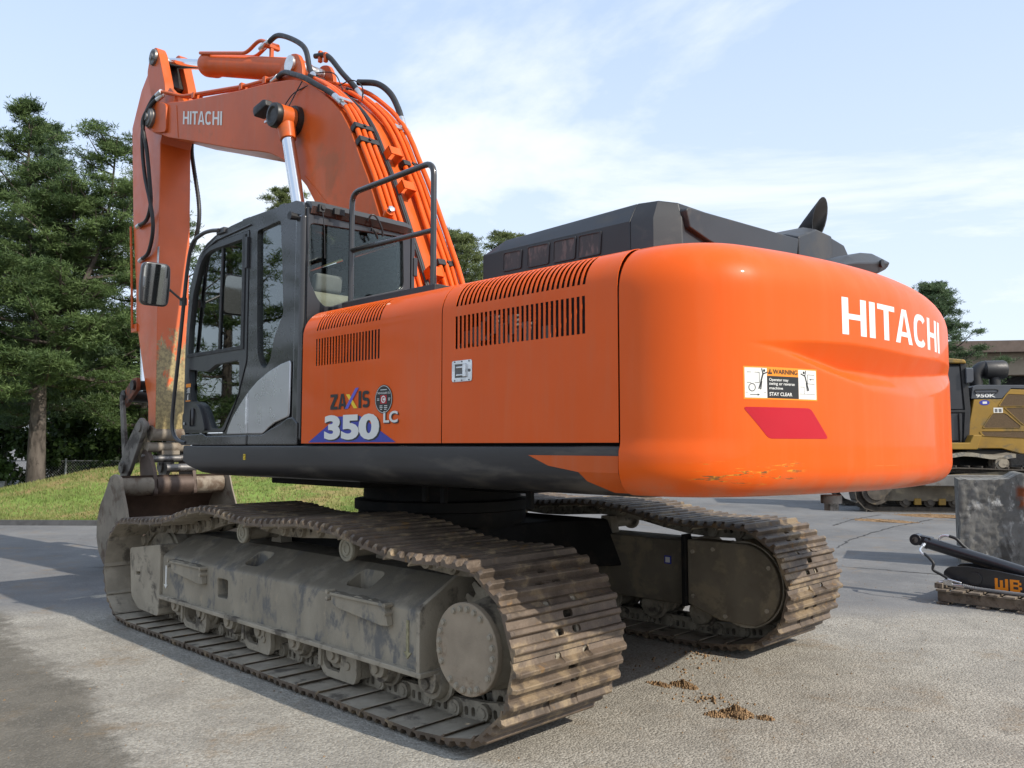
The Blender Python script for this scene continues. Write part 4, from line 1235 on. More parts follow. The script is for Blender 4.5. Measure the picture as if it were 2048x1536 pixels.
MB().quads([[(-.945, 1.795), (-.978, 1.795), (-.870, 1.674), (-.837, 1.674)]], dm2).out('lettering', m_purple, d1, None)
q = text_polys('350', (0, 0, 1, 1), .05)
MB().quads(q, lambda x, y: dm(-.628 - .568 * x, 1.480 + .152 * y)).out('lettering', m_dblack, d1, None)
MB().quads(q, lambda x, y: dm2(-.616 - .568 * x, 1.487 + .152 * y)).out('lettering', m_white, d1, None)
q = text_polys('LC', (0, 0, 1, 1), .03)
MB().quads(q, lambda x, y: dm(-1.230 - .133 * x, 1.576 + .066 * y)).out('lettering', m_dblack, d1, None)
MB().quads(q, lambda x, y: dm2(-1.222 - .133 * x, 1.582 + .066 * y)).out('lettering', m_white, d1, None)
# round black dealer sticker
cxs, czs = -1.222, 1.717
rs_ = MB().quads([circle2(cxs, czs, .083, 32)], lambda x, z: dm(x, z)).out('round_sticker', m_dblack, d1, None)
MB().quads(seg_ring(cxs, czs, .080, .080, .003, 0, 360, 1)[:0] + [[(cxs + .0785 * math.cos(a), czs + .0785 * math.sin(a)), (cxs + .0785 * math.cos(b), czs + .0785 * math.sin(b)), (cxs + .0755 * math.cos(b), czs + .0755 * math.sin(b)), (cxs + .0755 * math.cos(a), czs + .0755 * math.sin(a))] for a, b in zip(np.linspace(0, 6.2832, 33), np.linspace(0, 6.2832, 33)[1:])], dm2).out('print', m_white, rs_, None)
MB().quads(text_polys('THE W.I.CLARK CO.', (0, 0, 1, 1), .02), lambda x, y: dm2(cxs + .060 - .12 * x, czs + .030 + .011 * y)).out('print', m_white, rs_, None)
MB().quads(rect(cxs + .030, czs - .026, cxs - .030, czs + .024), dm2).out('print', m_red, rs_, None)
MB().quads([[(cxs + .022 * math.cos(a), czs - .001 + .021 * math.sin(a)) for a in np.linspace(0, 6.2832, 21)[:-1]]], dm3).out('print', m_white, rs_, None)
MB().quads(text_polys('C', (0, 0, 1, 1), .04), lambda x, y: (cxs + .012 - .024 * x, 1.5015, czs - .014 + .026 * y)).out('print', m_red, rs_, None)
q = []
for k, (xa, xb) in enumerate(((.036, .010), (.036, .008), (.030, .012))):
    q += rect(cxs + xa, czs - .040 - .010 * k, cxs + xb, czs - .036 - .010 * k) + rect(cxs - xb * .6, czs - .040 - .010 * k, cxs - xa, czs - .036 - .010 * k)
q += rect(cxs + .03, czs + .052, cxs - .03, czs + .056) + rect(cxs + .062, czs + .002, cxs + .040, czs + .005) + rect(cxs + .062, czs - .006, cxs + .040, czs - .003) + rect(cxs - .044, czs + .002, cxs - .064, czs + .006) + rect(cxs - .044, czs - .008, cxs - .060, czs - .004)
MB().quads(q, dm2).out('print', m_white, rs_, None)

# ------------------------------------------------------------------ boom, arm, bucket
BW = .31
boom_top = [(4.60, 5.545), (4.35, 5.475), (2.954, 5.182), (2.53, 5.105), (2.22, 5.045), (1.964, 4.984), (1.735, 4.912), (1.531, 4.799), (1.377, 4.690), (1.193, 4.541), (1.047, 4.402), (.951, 4.276), (.888, 4.182), (.771, 3.961), (.628, 3.709), (.482, 3.404), (.25, 2.92), (.06, 2.45), (-.02, 2.15), (.05, 1.95), (.22, 1.86), (.42, 1.90), (.60, 2.15), (.85, 2.62), (1.16, 3.17), (1.463, 3.68), (1.60, 3.85), (1.849, 4.071), (1.97, 4.165), (2.104, 4.245), (2.289, 4.335), (2.50, 4.408), (2.923, 4.533), (4.118, 4.941), (4.729, 5.144)]
nose = [(5.02, 5.265), (5.16, 5.31), (5.25, 5.40), (5.28, 5.51), (5.24, 5.60), (5.15, 5.645), (5.0, 5.64)]
mb = MB(); mb.prism(boom_top + nose, 'y', -BW, BW)
boom = mb.out('boom', m_orange_dull, EX, 24, .012, 2)
# slot for the arm at the nose is hidden; bosses and side plates
for s in (1, -1):
    mb = MB()
    mb.prism(round_poly([(4.72, 5.20), (5.06, 5.28), (5.30, 5.40), (5.33, 5.55), (5.20, 5.67), (4.98, 5.66), (4.74, 5.55)], .06, 4), 'y', s * BW, s * (BW + .03))
    mb.out('boss_plate', m_orange_dull, boom, 30, .006)
    mb = MB(); mb.lathe((5.155, s * (BW + .03), 5.49), (0, s, 0), [(0, .125), (.035, .125), (.045, .11), (.06, .105), (.065, .05), (.08, .045), (.08, 0)], 24); mb.out_each('pin', m_pin, boom, 30)
# brand on the left web
bt, bw_ = word('HITACHI')
MB().quads(bt, lambda x, y: (4.306 - .985 * x / bw_, BW + .004, 5.186 - .283 * x / bw_ + .155 * y)).out('lettering', m_white, boom, None)
# weld seams on the web
mb = MB()
for xa, za, xb, zb in ((4.43, 5.06, 4.50, 5.47), (1.62, 3.95, .95, 3.35)):
    mb.tube([(xa, BW + .001, za), (xb, BW + .001, zb)], .006, 6)
mb.out_each('weld_seam', m_orange_dull, boom)

# boom cylinders
c_top = Vector((1.80, 0, 4.52)); c_bot = Vector((.95, 0, 1.75))
u = (c_bot - c_top).normalized()
for s in (1, -1):
    y = s * .43
    T = Vector((c_top.x, y, c_top.z))
    mb = MB(); mb.cyl(T - Vector((0, .075, 0)), T + Vector((0, .075, 0)), .115, n=28); mb.cyl(T + u * .08, T + u * .24, .088, .075, 20)
    hd_ = mb.out('rod_head', m_orange_dull, boom, 35, .008)
    mb = MB(); mb.cyl(T + u * .22, T + u * 1.75, .060, n=28); mb.out('cylinder_rod', m_chrome, EX, 40)
    mb = MB(); mb.cyl(T + u * 1.30, T + u * 2.95, .105, n=28); mb.out('cylinder_barrel', m_orange_dull, EX, 40)
    mb = MB(); mb.lathe((T.x, s * .30, T.z), (0, s, 0), [(0, .145), (.055, .14)], 26); mb.lathe((T.x, s * .508, T.z), (0, s, 0), [(0, .10), (.0, .115), (.03, .118), (.055, .11), (.06, .08), (.045, .06), (.045, 0)], 26); mb.out_each('pin', m_grease, boom, 35)
# work lamp and its bracket on the left of the boom
mr = Matrix.Translation((2.15, .46, 4.70)) @ Matrix.Rotation(R(14), 4, 'Y') @ Matrix.Scale(.8, 4)
mb = MB(); mb.loft([[(x, y * k, z * k) for y, z in ((-.075, -.06), (.075, -.06), (.085, .0), (.075, .065), (-.075, .065))] for x, k in ((-.14, .62), (-.10, .86), (.08, 1.0), (.12, .98))])
for v in mb.bm.verts: v.co = mr @ v.co
wlamp = mb.out('work_lamp', m_rubber, boom, 30, .012, 2)
mb = MB(); mb.box(2.02, 2.20, .40, .425, 4.585, 4.605); mb.box(2.02, 2.045, .31, .425, 4.53, 4.60); mb.cyl((2.03, .41, 4.60), (2.03, .41, 4.51), .014, n=8); mb.out('bracket', m_zinc, wlamp, 30)
mb = MB(); mb.tube(spline([(2.0, .44, 4.62), (1.95, .46, 4.60), (1.90, .45, 4.63), (1.84, .40, 4.66)], 6), .006, 6); mb.out('wire', m_yellow, wlamp)

# arm cylinder above the boom
ac0, ac1 = Vector((5.42, 0, 6.395)), Vector((2.10, 0, 5.215))
v = (ac1 - ac0).normalized(); L0 = (ac1 - ac0).length
mb = MB(); mb.cyl(ac0, ac0 + v * 1.2, .062, n=28); mb.out('cylinder_rod', m_chrome, boom, 40)
mb = MB(); mb.lathe(ac0 + v * 1.08, v, [(0, .07), (0, .118), (.03, .122), (.05, .140), (.26, .142), (.30, .122), (L0 - 1.30, .122), (L0 - 1.22, .10), (L0 - 1.08, .07)], 32)
acb = mb.out('cylinder_barrel', m_orange_dull, boom, 35)
mb = MB(); mb.cyl((2.10, -.20, 5.215), (2.10, .22, 5.215), .062, n=22); mb.cyl((2.10, .19, 5.215), (2.10, .23, 5.215), .085, n=22); mb.cyl((5.42, -.2, 6.395), (5.42, .215, 6.395), .05, n=20); mb.out_each('pin', m_zinc, acb, 35)
mb = MB()
for s in (1, -1):
    mb.prism(round_poly([(1.88, 4.94), (2.50, 5.09), (2.26, 5.28), (2.12, 5.335), (1.98, 5.29), (1.90, 5.15)], .06, 4), 'y', s * .155, s * .20)
mb.out_each('cylinder_bracket', m_orange_dull, boom, 30, .008)
mb = MB()
for y in (.06, -.06):
    mb.tube(fillet([tuple(ac0 + v * 1.16 + Vector((0, y + .06, .11))), tuple(ac0 + v * 2.35 + Vector((0, y + .05, .13))), tuple(ac0 + v * 2.55 + Vector((0, y, .30))), tuple(ac0 + v * 2.75 + Vector((0, y, .27)))], .08, 5), .020, 8)
mb.out_each('oil_pipe', m_orange_dull, acb, 50)
mb = MB(); p_ = ac0 + v * 2.72; mb.box(p_.x - .025, p_.x + .025, -.09, .09, p_.z + .22, p_.z + .265); mb.box(p_.x - .02, p_.x + .02, -.02, .02, p_.z + .1, p_.z + .23); mb.box(2.05, 2.09, -.13, -.09, 5.33, 5.45); mb.box(1.95, 1.99, -.13, -.09, 5.30, 5.40); mb.out('pipe_clamp', m_orange_dull, acb, 30, .008)

# arm
AY0, AY1 = -.185, .205
arm_pts = [(5.62, 6.30), (5.86, 6.10), (6.135, 5.66), (5.995, 4.40), (5.845, 3.58), (5.72, 2.90), (5.50, 2.35), (5.33, 1.98), (5.30, 1.68), (5.21, 1.56), (5.10, 1.59), (5.085, 1.70), (5.10, 2.2), (5.142, 3.66), (5.17, 4.6), (5.20, 5.22), (5.10, 5.40), (4.98, 5.72), (5.12, 5.86), (5.30, 5.98)]
mb = MB(); mb.prism(arm_pts, 'y', AY0, AY1)
arm = mb.out('arm', m_arm, EX, 24, .012, 2)
for s, y0, y1 in ((1, .10, AY1 + .012), (-1, AY0 - .012, -.08)):
    mb = MB()
    mb.prism(round_poly([(5.66, 6.26), (5.585, 6.47), (5.50, 6.53), (5.40, 6.53), (5.31, 6.42), (5.10, 5.97), (5.03, 5.66), (5.25, 5.60), (5.50, 5.90)], .05, 4), 'y', y0, y1)
    mb.out_each('ear', m_orange_dull, arm, 30, .008)
mb = MB(); mb.prism([(5.40, 6.36), (5.22, 6.0), (5.32, 5.96), (5.50, 6.28)], 'y', -.08, .10); mb.out('gusset', m_grease, arm)
mb = MB(); mb.lathe((5.44, AY1 + .012, 6.40), (0, 1, 0), [(0, .105), (.03, .10), (.035, .05), (.05, .04), (.05, 0)], 24); mb.out_each('pin', m_pin, arm, 30)
mb = MB(); mb.prism(round_poly([(5.13, 3.55), (5.18, 3.55), (5.18, 3.90), (5.13, 3.90)], .006), 'y', AY1 + .0005, AY1 + .003); mb.out('sticker', m_silver, arm, None)
# lower end tube of the arm and pins
mb = MB(); mb.cyl((5.17, AY0 - .03, 1.60), (5.17, AY1 + .03, 1.60), .095, n=26); mb.out('arm_boss', m_bucket, arm, 35, .008)
# hoses on the arm
hoses = [
    [(4.93, .345, 5.735), (5.10, .36, 5.70), (5.30, .37, 5.52), (5.37, .36, 5.22), (5.33, .33, 4.80), (5.20, .30, 4.42), (5.18, .27, 4.12), (5.34, .25, 3.86), (5.60, .235, 3.80)],
    [(4.95, .325, 5.70), (5.08, .37, 5.64), (5.22, .42, 5.44), (5.20, .37, 5.1), (5.20, .32, 4.7), (5.25, .28, 4.45), (5.42, .255, 4.28), (5.72, .235, 4.26)]]
for h in hoses:
    mb = MB(); mb.tube(spline(h, 8), .024, 10); mb.out('hose', m_rubber, arm, 50)
    mb = MB(); a_, b_ = Vector(h[-2]), Vector(h[-1]); d_ = (b_ - a_).normalized(); mb.cyl(b_ - d_ * .05, b_ + d_ * .05, .030, n=12); a_, b_ = Vector(h[0]), Vector(h[1]); d_ = (b_ - a_).normalized(); mb.cyl(a_ - d_ * .05, a_ + d_ * .06, .030, n=12); mb.out_each('hose_fitting', m_zinc, arm, 40)
mb = MB()
hh = spline([(5.34, -.26, 5.45), (5.335, -.26, 5.25), (5.255, -.26, 5.003), (5.1, -.26, 4.575), (5.069, -.26, 4.31), (5.142, -.26, 4.097), (5.277, -.26, 3.958), (5.42, -.25, 3.84)], 20)
mb.tube(hh, [.024 + .004 * (k % 2) for k in range(len(hh))], 10); mb.out('hose', m_rubber, arm, 50)
mb = MB(); mb.tube([(5.86, .12, 4.25), (5.80, .14, 3.6), (5.70, .14, 2.95)], .018, 8); mb.tube([(6.0, .23, 4.3), (5.92, .23, 3.7), (5.84, .23, 2.95)], .015, 8); mb.box(5.72, 5.90, .10, .22, 2.90, 3.0); mb.out_each('oil_pipe', m_orange_dull, arm, 50)
m_dull_link = M('dull_red_link_paint', (.20, .062, .028), .6, .1, 0, .2, 5, dirt=((.05, .035, .028), .4, 6, .6))  # darker, duller red than the arm paint
# bucket cylinder (in front of the arm) and linkage
mb = MB(); mb.cyl((6.12, .02, 4.9), (5.98, .02, 3.05), .10, n=24); mb.out('cylinder_barrel', m_orange_dull, arm, 40)
mb = MB(); mb.cyl((5.99, .02, 3.05), (5.90, .02, 2.15), .052, n=24); mb.out('cylinder_rod', m_chrome, arm, 40)
mb = MB(); mb.cyl((5.56, -.30, 2.20), (5.56, .32, 2.20), .062, n=20); mb.cyl((5.90, -.26, 2.08), (5.90, .30, 2.08), .075, n=20); mb.out_each('pin', m_grease, arm, 35)
for y0, y1 in ((.235, .285), (-.265, -.215)):
    mb = MB(); mb.prism(round_poly([(5.49, 2.30), (5.64, 2.29), (6.02, 2.06), (6.0, 1.94), (5.86, 1.93), (5.48, 2.15)], .05, 4), 'y', y0, y1); mb.out('guide_link', m_dull_link, arm, 30, .008)
for y0, y1 in ((.225, .275), (-.255, -.205)):
    mb = MB(); mb.prism(round_poly([(5.30, 1.74), (5.18, 1.80), (5.08, 1.72), (5.10, 1.62), (5.48, 1.14), (5.66, .98), (5.78, 1.05), (5.80, 1.22), (5.66, 1.42)], .06, 4), 'y', y0 + .07, y1 + .07); lk = mb.out('bucket_link', m_linkage, EX, 30, .010, 2)
    mb = MB(); s = 1 if y0 > 0 else -1; mb.cyl((5.68, y0 + .03, 1.18), (5.68, y1 + .10, 1.18), .075, n=22); mb.cyl((5.20, y0 + .03, 1.68), (5.20, y1 + .09, 1.68), .065, n=20); mb.cyl((5.67, y1 + .099, 1.22), (5.67, y1 + .115, 1.22), .022, n=10); mb.out_each('pin', m_linkage, lk, 35)
mb = MB()
for y in (.30, -.28):
    mb.prism(round_poly([(5.95, 2.08), (5.86, 2.10), (5.66, 1.28), (5.78, 1.22)], .04, 3), 'y', y - .02, y + .02)
mb.out_each('rod_link', m_linkage, EX, 30, .008)
# bucket
bp = [(4.84, 1.115), (4.90, 1.120), (5.02, 1.085), (5.16, .90), (5.30, .75), (5.385, .55), (5.38, .36), (5.30, .20), (5.14, .075), (4.75, .03), (4.20, .025), (4.28, .16), (4.44, .50), (4.545, .744), (4.66, .93), (4.73, 1.085)]
bk = MB()
back = [(4.86, 1.10), (5.02, 1.075), (5.155, .90), (5.295, .75), (5.375, .55), (5.37, .36), (5.295, .205), (5.14, .085), (4.75, .04), (4.22, .032)]
inn = [(4.88, 1.06), (4.99, 1.04), (5.12, .88), (5.255, .735), (5.335, .55), (5.33, .37), (5.265, .235), (5.12, .125), (4.75, .08), (4.24, .06)]
bk.prism(back + inn[::-1], 'y', -.63, .66)
bucket = bk.out('bucket', m_bucket_in, EX, 30)
bucket.location.x = .10
for y0, y1 in ((.66, .70), (-.65, -.63)):
    mb = MB(); mb.prism(round_poly(bp, .03, 3), 'y', y0, y1); mb.out('side_plate', m_bucket, bucket, 30, .010, 2)
mb = MB(); mb.cyl((4.93, -.63, .975), (4.93, -.26, .975), .115, n=30); mb.out('torque_tube', m_bucket, bucket, 35)
mb = MB(); mb.cyl((4.93, -.22, .975), (4.93, .22, .975), .125, n=30); mb.out('torque_tube', m_bucket_in, bucket, 35)
mb = MB(); mb.cyl((4.93, .26, .975), (4.93, .66, .975), .115, n=30); mb.out('torque_tube', m_bucket, bucket, 35)
for y0, y1 in ((.215, .265), (-.265, -.215)):
    mb = MB(); mb.prism(round_poly([(4.80, .86), (4.86, 1.15), (5.02, 1.36), (5.14, 1.42), (5.24, 1.36), (5.28, 1.22), (5.22, .95), (5.1, .84)], .06, 4), 'y', y0, y1); ear = mb.out('ear', m_bucket_in, bucket, 30, .010, 2)
    mb = MB(); mb.cyl((5.15, y1 - .01, 1.33), (5.15, y1 + .022, 1.33), .02, n=10); mb.out('bolt', m_zinc, ear)
mb = MB(); mb.cyl((5.04, -.25, 1.29), (5.04, .25, 1.29), .045, n=22); mb.cyl((4.90, -.27, 1.18), (4.90, .10, 1.18), .05, n=18); mb.out_each('pin', m_pin, bucket, 35)
mb = MB(); mb.cyl((5.09, -.26, 1.43), (5.09, .26, 1.43), .062, n=22); mb.box(5.02, 5.16, -.12, .10, 1.34, 1.39); mb.out('cross_tube', m_bucket, bucket, 35)
for y in (-.58, -.29, 0, .29, .58):
    mb = MB(); mb.loft([[(x, y + dy * w, z0 + dz * h) for dy, dz in ((-1, -1), (1, -1), (1, 1), (-1, 1))] for x, w, z0, h in ((4.32, .06, .06, .04), (4.10, .055, .05, .03), (3.92, .03, .03, .012))]); mb.out('tooth', m_bucket, bucket, 30, .005)

# pipes and hoses on the back of the boom: follow the outer edge
edge = [(2.22, 5.045), (1.964, 4.984), (1.735, 4.912), (1.531, 4.799), (1.377, 4.690), (1.193, 4.541), (1.047, 4.402), (.951, 4.276), (.888, 4.182), (.771, 3.961), (.628, 3.709), (.482, 3.404), (.25, 2.92), (.06, 2.45)]
E_ = [Vector((x, 0, z)) for x, z in edge]
dE = np.concatenate([[0], np.cumsum([(b - a).length for a, b in zip(E_, E_[1:])])])
def on_edge(s, y, h):
    """point at arc length s along the back edge, standing h off it"""
    i = min(max(np.searchsorted(dE, s) - 1, 0), len(E_) - 2)
    t = (s - dE[i]) / (dE[i + 1] - dE[i])
    p = E_[i].lerp(E_[i + 1], t)
    tv = (E_[min(i + 2, len(E_) - 1)] - E_[max(i - 1, 0)]).normalized()
    nv = Vector((tv.z, 0, -tv.x))
    return Vector((p.x, y, p.z)) + nv * h
if (on_edge(1.5, 0, .1) - on_edge(1.5, 0, 0)).x > 0:
    _oe = on_edge
    on_edge = lambda s, y, h: _oe(s, y, -h)
S1 = dE[-1]
def pipe(y, s0, s1, h, r, mt, name='oil_pipe', wob=0.0, n=26, ya=None):
    mb = MB()
    pts = []
    for k in range(n + 1):
        s = s0 + (s1 - s0) * k / n
        yy = y if ya is None else y + (ya - y) * max(0, 1 - (s - s0) / .5)
        pts.append(on_edge(s, yy, h + wob * math.sin(s * 3)))
    mb.tube(pts, r, 10)
    return mb.out(name, mt, boom, 50)
for y, s0, h, ya in ((.275, .95, .045, None), (.215, .25, .05, .17), (.150, .15, .05, .10), (-.14, .35, .045, None), (-.20, .30, .06, -.12), (-.265, .95, .055, None), (-.29, .1, .10, -.05)):
    pipe(y, s0, S1, h, .0235, m_orange, ya=ya)
pipe(.045, .75, S1, .03, .020, m_rubber, 'cable_sleeve')
pipe(.062, 1.2, S1, .03, .010, m_rubber, 'cable_sleeve')
def clamp(s, ya, yb, mt=m_rubber, h=.05, t=.03):
    mb = MB()
    a, b = on_edge(s - .035, 0, 0), on_edge(s + .035, 0, 0)
    tv = (b - a).normalized(); nv = (on_edge(s, 0, .1) - on_edge(s, 0, 0)).normalized()
    m = Matrix(((tv.x, 0, nv.x, on_edge(s, 0, 0).x), (0, 1, 0, 0), (tv.z, 0, nv.z, on_edge(s, 0, 0).z), (0, 0, 0, 1)))
    if mt is m_orange:
        mb.box(-.045, .045, ya, ya + .012, 0, .13, m); mb.box(-.045, .045, yb - .012, yb, 0, .13, m); mb.box(-.045, .045, ya, yb, .118, .13, m)
        return mb.out('pipe_bracket', mt, boom, 30, .003)
    mb.box(-.03, .03, ya, yb, .005, h + t, m)
    mb.cyl(m @ Vector((0, (ya + yb) / 2, h + t)), m @ Vector((0, (ya + yb) / 2, h + t + .018)), .016, n=6)
    return mb.out('pipe_clamp', mt, boom, 30, .008)
clamp(.52, .08, .25); clamp(.62, -.30, -.12); clamp(1.62, .11, .31, m_zinc if False else m_rubber); clamp(1.78, .11, .31); clamp(1.92, -.31, -.11); clamp(2.9, .11, .31); clamp(3.0, -.31, -.11)
for s in (1.88, 2.27, 3.15):
    br = clamp(s, -.075, .06, m_orange)
# zinc end clamps of the long hoses
for s, ya, yb in ((1.26, .19, .33), (1.46, -.36, -.20)):
    mb = MB(); p, q_ = on_edge(s - .03, 0, .075), on_edge(s + .03, 0, .075)
    mb.prism([(p.x, p.z), (q_.x, q_.z), (q_.x - .012, q_.z + .01), (p.x - .012, p.z + .01)], 'y', ya, yb); mb.out('pipe_clamp', m_zinc, boom, 30, .002)
def hose(pts, r=.027, ends=(True, True)):
    P = spline(pts, 8)
    mb = MB(); mb.tube(P, r, 12); h_ = mb.out('hose', m_rubber, boom, 50)
    mb = MB()
    if ends[0]:
        d_ = (P[0] - P[2]).normalized(); mb.cyl(P[0] - d_ * .03, P[0] + d_ * .11, r * 1.12, n=14); mb.cyl(P[0] + d_ * .11, P[0] + d_ * .17, r * .85, n=6)
    if ends[1]:
        d_ = (P[-1] - P[-3]).normalized(); mb.cyl(P[-1] - d_ * .03, P[-1] + d_ * .11, r * 1.12, n=14); mb.cyl(P[-1] + d_ * .11, P[-1] + d_ * .17, r * .85, n=6)
    mb.out_each('hose_fitting', m_zinc, h_, 35)
oe = lambda s, y, h: tuple(on_edge(s, y, h))
hose([(2.30, .24, 5.13), (2.12, .26, 5.12), oe(.35, .30, .05), oe(.62, .335, .03), oe(.85, .33, .03), oe(1.08, .31, .05), oe(1.18, .30, .05)])
p_ = ac0 + v * 2.75
hose([tuple(p_ + Vector((0, .06, .27))), tuple(p_ + Vector((-.25, .06, .26))), (2.05, .10, 5.42), oe(.30, .13, .16), oe(.42, .14, .09)])
hose([(2.15, -.10, 5.42), (1.95, -.12, 5.36), oe(.45, -.14, .20), oe(.65, -.16, .12), oe(.74, -.17, .08)], .027, (False, True))
hose([oe(.62, -.22, .16), oe(.80, -.30, .22), oe(1.0, -.33, .21), oe(1.2, -.33, .15), oe(1.36, -.31, .10)], .03, (False, True))
mb = MB()
mb.tube(spline([oe(.7, .02, .07), oe(.8, -.03, .17), oe(.92, -.08, .16), oe(.98, -.09, .05)], 8), .006, 6)
mb.tube(spline([oe(.25, .06, .14), oe(.5, -.02, .16), oe(.75, 0, .05)], 8), .006, 6)
mb.tube(spline([(1.78, .42, 4.60), (1.74, .38, 4.72), (1.66, .34, 4.86)], 6), .006, 6)
mb.tube(spline([(1.86, .42, 4.62), (1.90, .36, 4.72), (1.80, .33, 4.80), oe(.7, .30, .0)], 6), .006, 6)
mb.out_each('cable', m_rubber, boom)
mb = MB()
for y in (.25, .19):
    mb.tube(fillet([(2.24, y, 5.125), (2.9, y, 5.235), (4.5, y, 5.60), (4.75, y + .05, 5.70), (4.90, y + .09, 5.75)], .1, 4), .018, 8)
mb.out_each('oil_pipe', m_orange_dull, boom, 50)
for x, z in ((4.15, 5.47), (3.0, 5.22), (2.5, 5.13)):
    mb = MB(); mb.box(x - .03, x + .03, .165, .28, z - .01, z + .065); mb.out('pipe_clamp', m_orange_dull, boom, 30, .006)
mb = MB(); mb.prism([(4.72, 5.58), (4.95, 5.62), (5.0, 5.75), (4.86, 5.82), (4.70, 5.70)], 'y', .20, .25); mb.out('pipe_bracket', m_orange_dull, boom, 30, .005)
# hex caps on the boom-foot pipes
for px, py, pz in (tuple(on_edge(2.62, .29, .06)), tuple(on_edge(3.3, -.35, .04))):
    mb = MB(); mb.lathe((px, py, pz), (-.8, .15, .45), [(0, .04), (.06, .04), (.065, .032)], 16); hx = mb.out('pipe_cap', m_orange, boom, 35)
    mb = MB(); mb.lathe((px - .06, py + .01, pz + .035), (-.8, .15, .45), [(0, .03), (.025, .03), (.03, .02), (.03, 0)], 6); mb.out('plug', m_zinc, hx, 30)
# ------------------------------------------------------------------ yard: ground
YF = Vector((math.cos(R(YAW)), -math.sin(R(YAW)), 0)); YR = Vector((-math.sin(R(YAW)), -math.cos(R(YAW)), 0))
YO = Vector((-5.0952, 4.3787, 0))
def yd(lat, dep, z=0.0):
    """yard frame: metres to the right and metres into the yard from the gate spot"""
    return YO + YR * lat + YF * dep + Vector((0, 0, z))
YZ = math.atan2(YR.y, YR.x)

def ground_mat():
    m, N, L, b, out = mat_nodes('weathered_asphalt')
    g = N.new('ShaderNodeNewGeometry')
    pos = g.outputs['Position']
    sp = N.new('ShaderNodeSeparateXYZ'); L.new(pos, sp.inputs[0])
    big = node_noise(N, L, pos, .55, 6, .6)
    mid = node_noise(N, L, pos, 3.0, 7, .65)
    fine = node_noise(N, L, pos, 120, 3, .7)
    vo = N.new('ShaderNodeTexVoronoi'); vo.inputs['Scale'].default_value = 85; L.new(pos, vo.inputs['Vector'])
    sep = N.new('ShaderNodeSeparateColor'); L.new(vo.outputs['Color'], sep.inputs[0])
    # pale exposed aggregate
    agg = node_mix(N, L, sep.outputs[0], (.20, .184, .155), (.45, .423, .368))
    agg = node_mix(N, L, node_range(N, L, fine, .38, .75), agg, (.335, .310, .264))
    agg = node_mix(N, L, node_range(N, L, mid, .35, .72, 0, .55), agg, (.185, .172, .15))
    # old dark patch at the gate: world y beyond a wavering line
    wav = node_math(N, L, 'MULTIPLY', node_math(N, L, 'SUBTRACT', big, .5), .9)
    wav2 = node_math(N, L, 'MULTIPLY', node_math(N, L, 'SUBTRACT', node_noise(N, L, pos, 7, 6, .7), .5), .55)
    ln = node_math(N, L, 'ADD', sp.outputs['Y'], node_math(N, L, 'MULTIPLY', sp.outputs['X'], .12))
    ln = node_math(N, L, 'ADD', node_math(N, L, 'ADD', ln, wav), wav2)
    mk = node_range(N, L, ln, 2.50, 2.72)
    mk = node_math(N, L, 'MULTIPLY', mk, node_range(N, L, sp.outputs['X'], 4.2, 3.6))
    old = node_mix(N, L, node_range(N, L, mid, .3, .7), (.120, .110, .092), (.165, .150, .124))
    old = node_mix(N, L, node_range(N, L, sep.outputs[1], .72, .95, 0, .5), old, (.22, .20, .17))
    c = node_mix(N, L, mk, agg, old)
    # smoother grey paving deeper in the yard
    dp = N.new('ShaderNodeVectorMath'); dp.operation = 'DOT_PRODUCT'; L.new(pos, dp.inputs[0]); dp.inputs[1].default_value = tuple(YF)
    off = -YO.dot(YF)
    dd = node_math(N, L, 'ADD', node_math(N, L, 'ADD', dp.outputs['Value'], off), node_math(N, L, 'MULTIPLY', wav, 1.4))
    mk2 = node_range(N, L, dd, 7.0, 7.9)
    smooth_ = node_mix(N, L, node_range(N, L, big, .3, .7), (.128, .128, .129), (.185, .183, .180))
    smooth_ = node_mix(N, L, node_range(N, L, mid, .45, .75, 0, .5), smooth_, (.22, .216, .208))
    smooth_ = node_mix(N, L, node_range(N, L, sep.outputs[2], .7, 1, 0, .25), smooth_, (.28, .27, .25))
    c = node_mix(N, L, mk2, c, smooth_)
    # oil spots and scuffs
    oi = node_noise(N, L, pos, 2.3, 6, .6, .3)
    c = node_mix(N, L, node_range(N, L, oi, .64, .72, 0, .45), c, (.075, .070, .064))
    # ochre soil traces dropped by the tracks
    so = node_noise(N, L, pos, 1.5, 9, .72, .6)
    so2 = node_noise(N, L, pos, 14, 5, .7)
    sm = node_math(N, L, 'MULTIPLY', node_range(N, L, so, .52, .68), node_range(N, L, so2, .40, .62, .2, 1))
    c = node_mix(N, L, node_math(N, L, 'MULTIPLY', sm, .6), c, (.235, .165, .095))
    L.new(c, b.inputs['Base Color'])
    b.inputs['Roughness'].default_value = .95
    b.inputs['Specular IOR Level'].default_value = .12
    bn = N.new('ShaderNodeBump'); bn.inputs['Strength'].default_value = .55; bn.inputs['Distance'].default_value = .012
    hgt = node_math(N, L, 'ADD', node_math(N, L, 'MULTIPLY', vo.outputs['Distance'], -1.0), node_math(N, L, 'MULTIPLY', fine, .7))
    hgt = node_math(N, L, 'MULTIPLY', hgt, node_range(N, L, mk2, 0, 1, 1, .35))
    L.new(hgt, bn.inputs['Height']); L.new(bn.outputs[0], b.inputs['Normal'])
    return m
m_ground = ground_mat()
mb = MB(); mb._f([mb.bm.verts.new(p) for p in ((-900, -900, 0), (900, -900, 0), (900, 900, 0), (-900, 900, 0))])
ground = struct(mb.out('ground', m_ground, None, None))

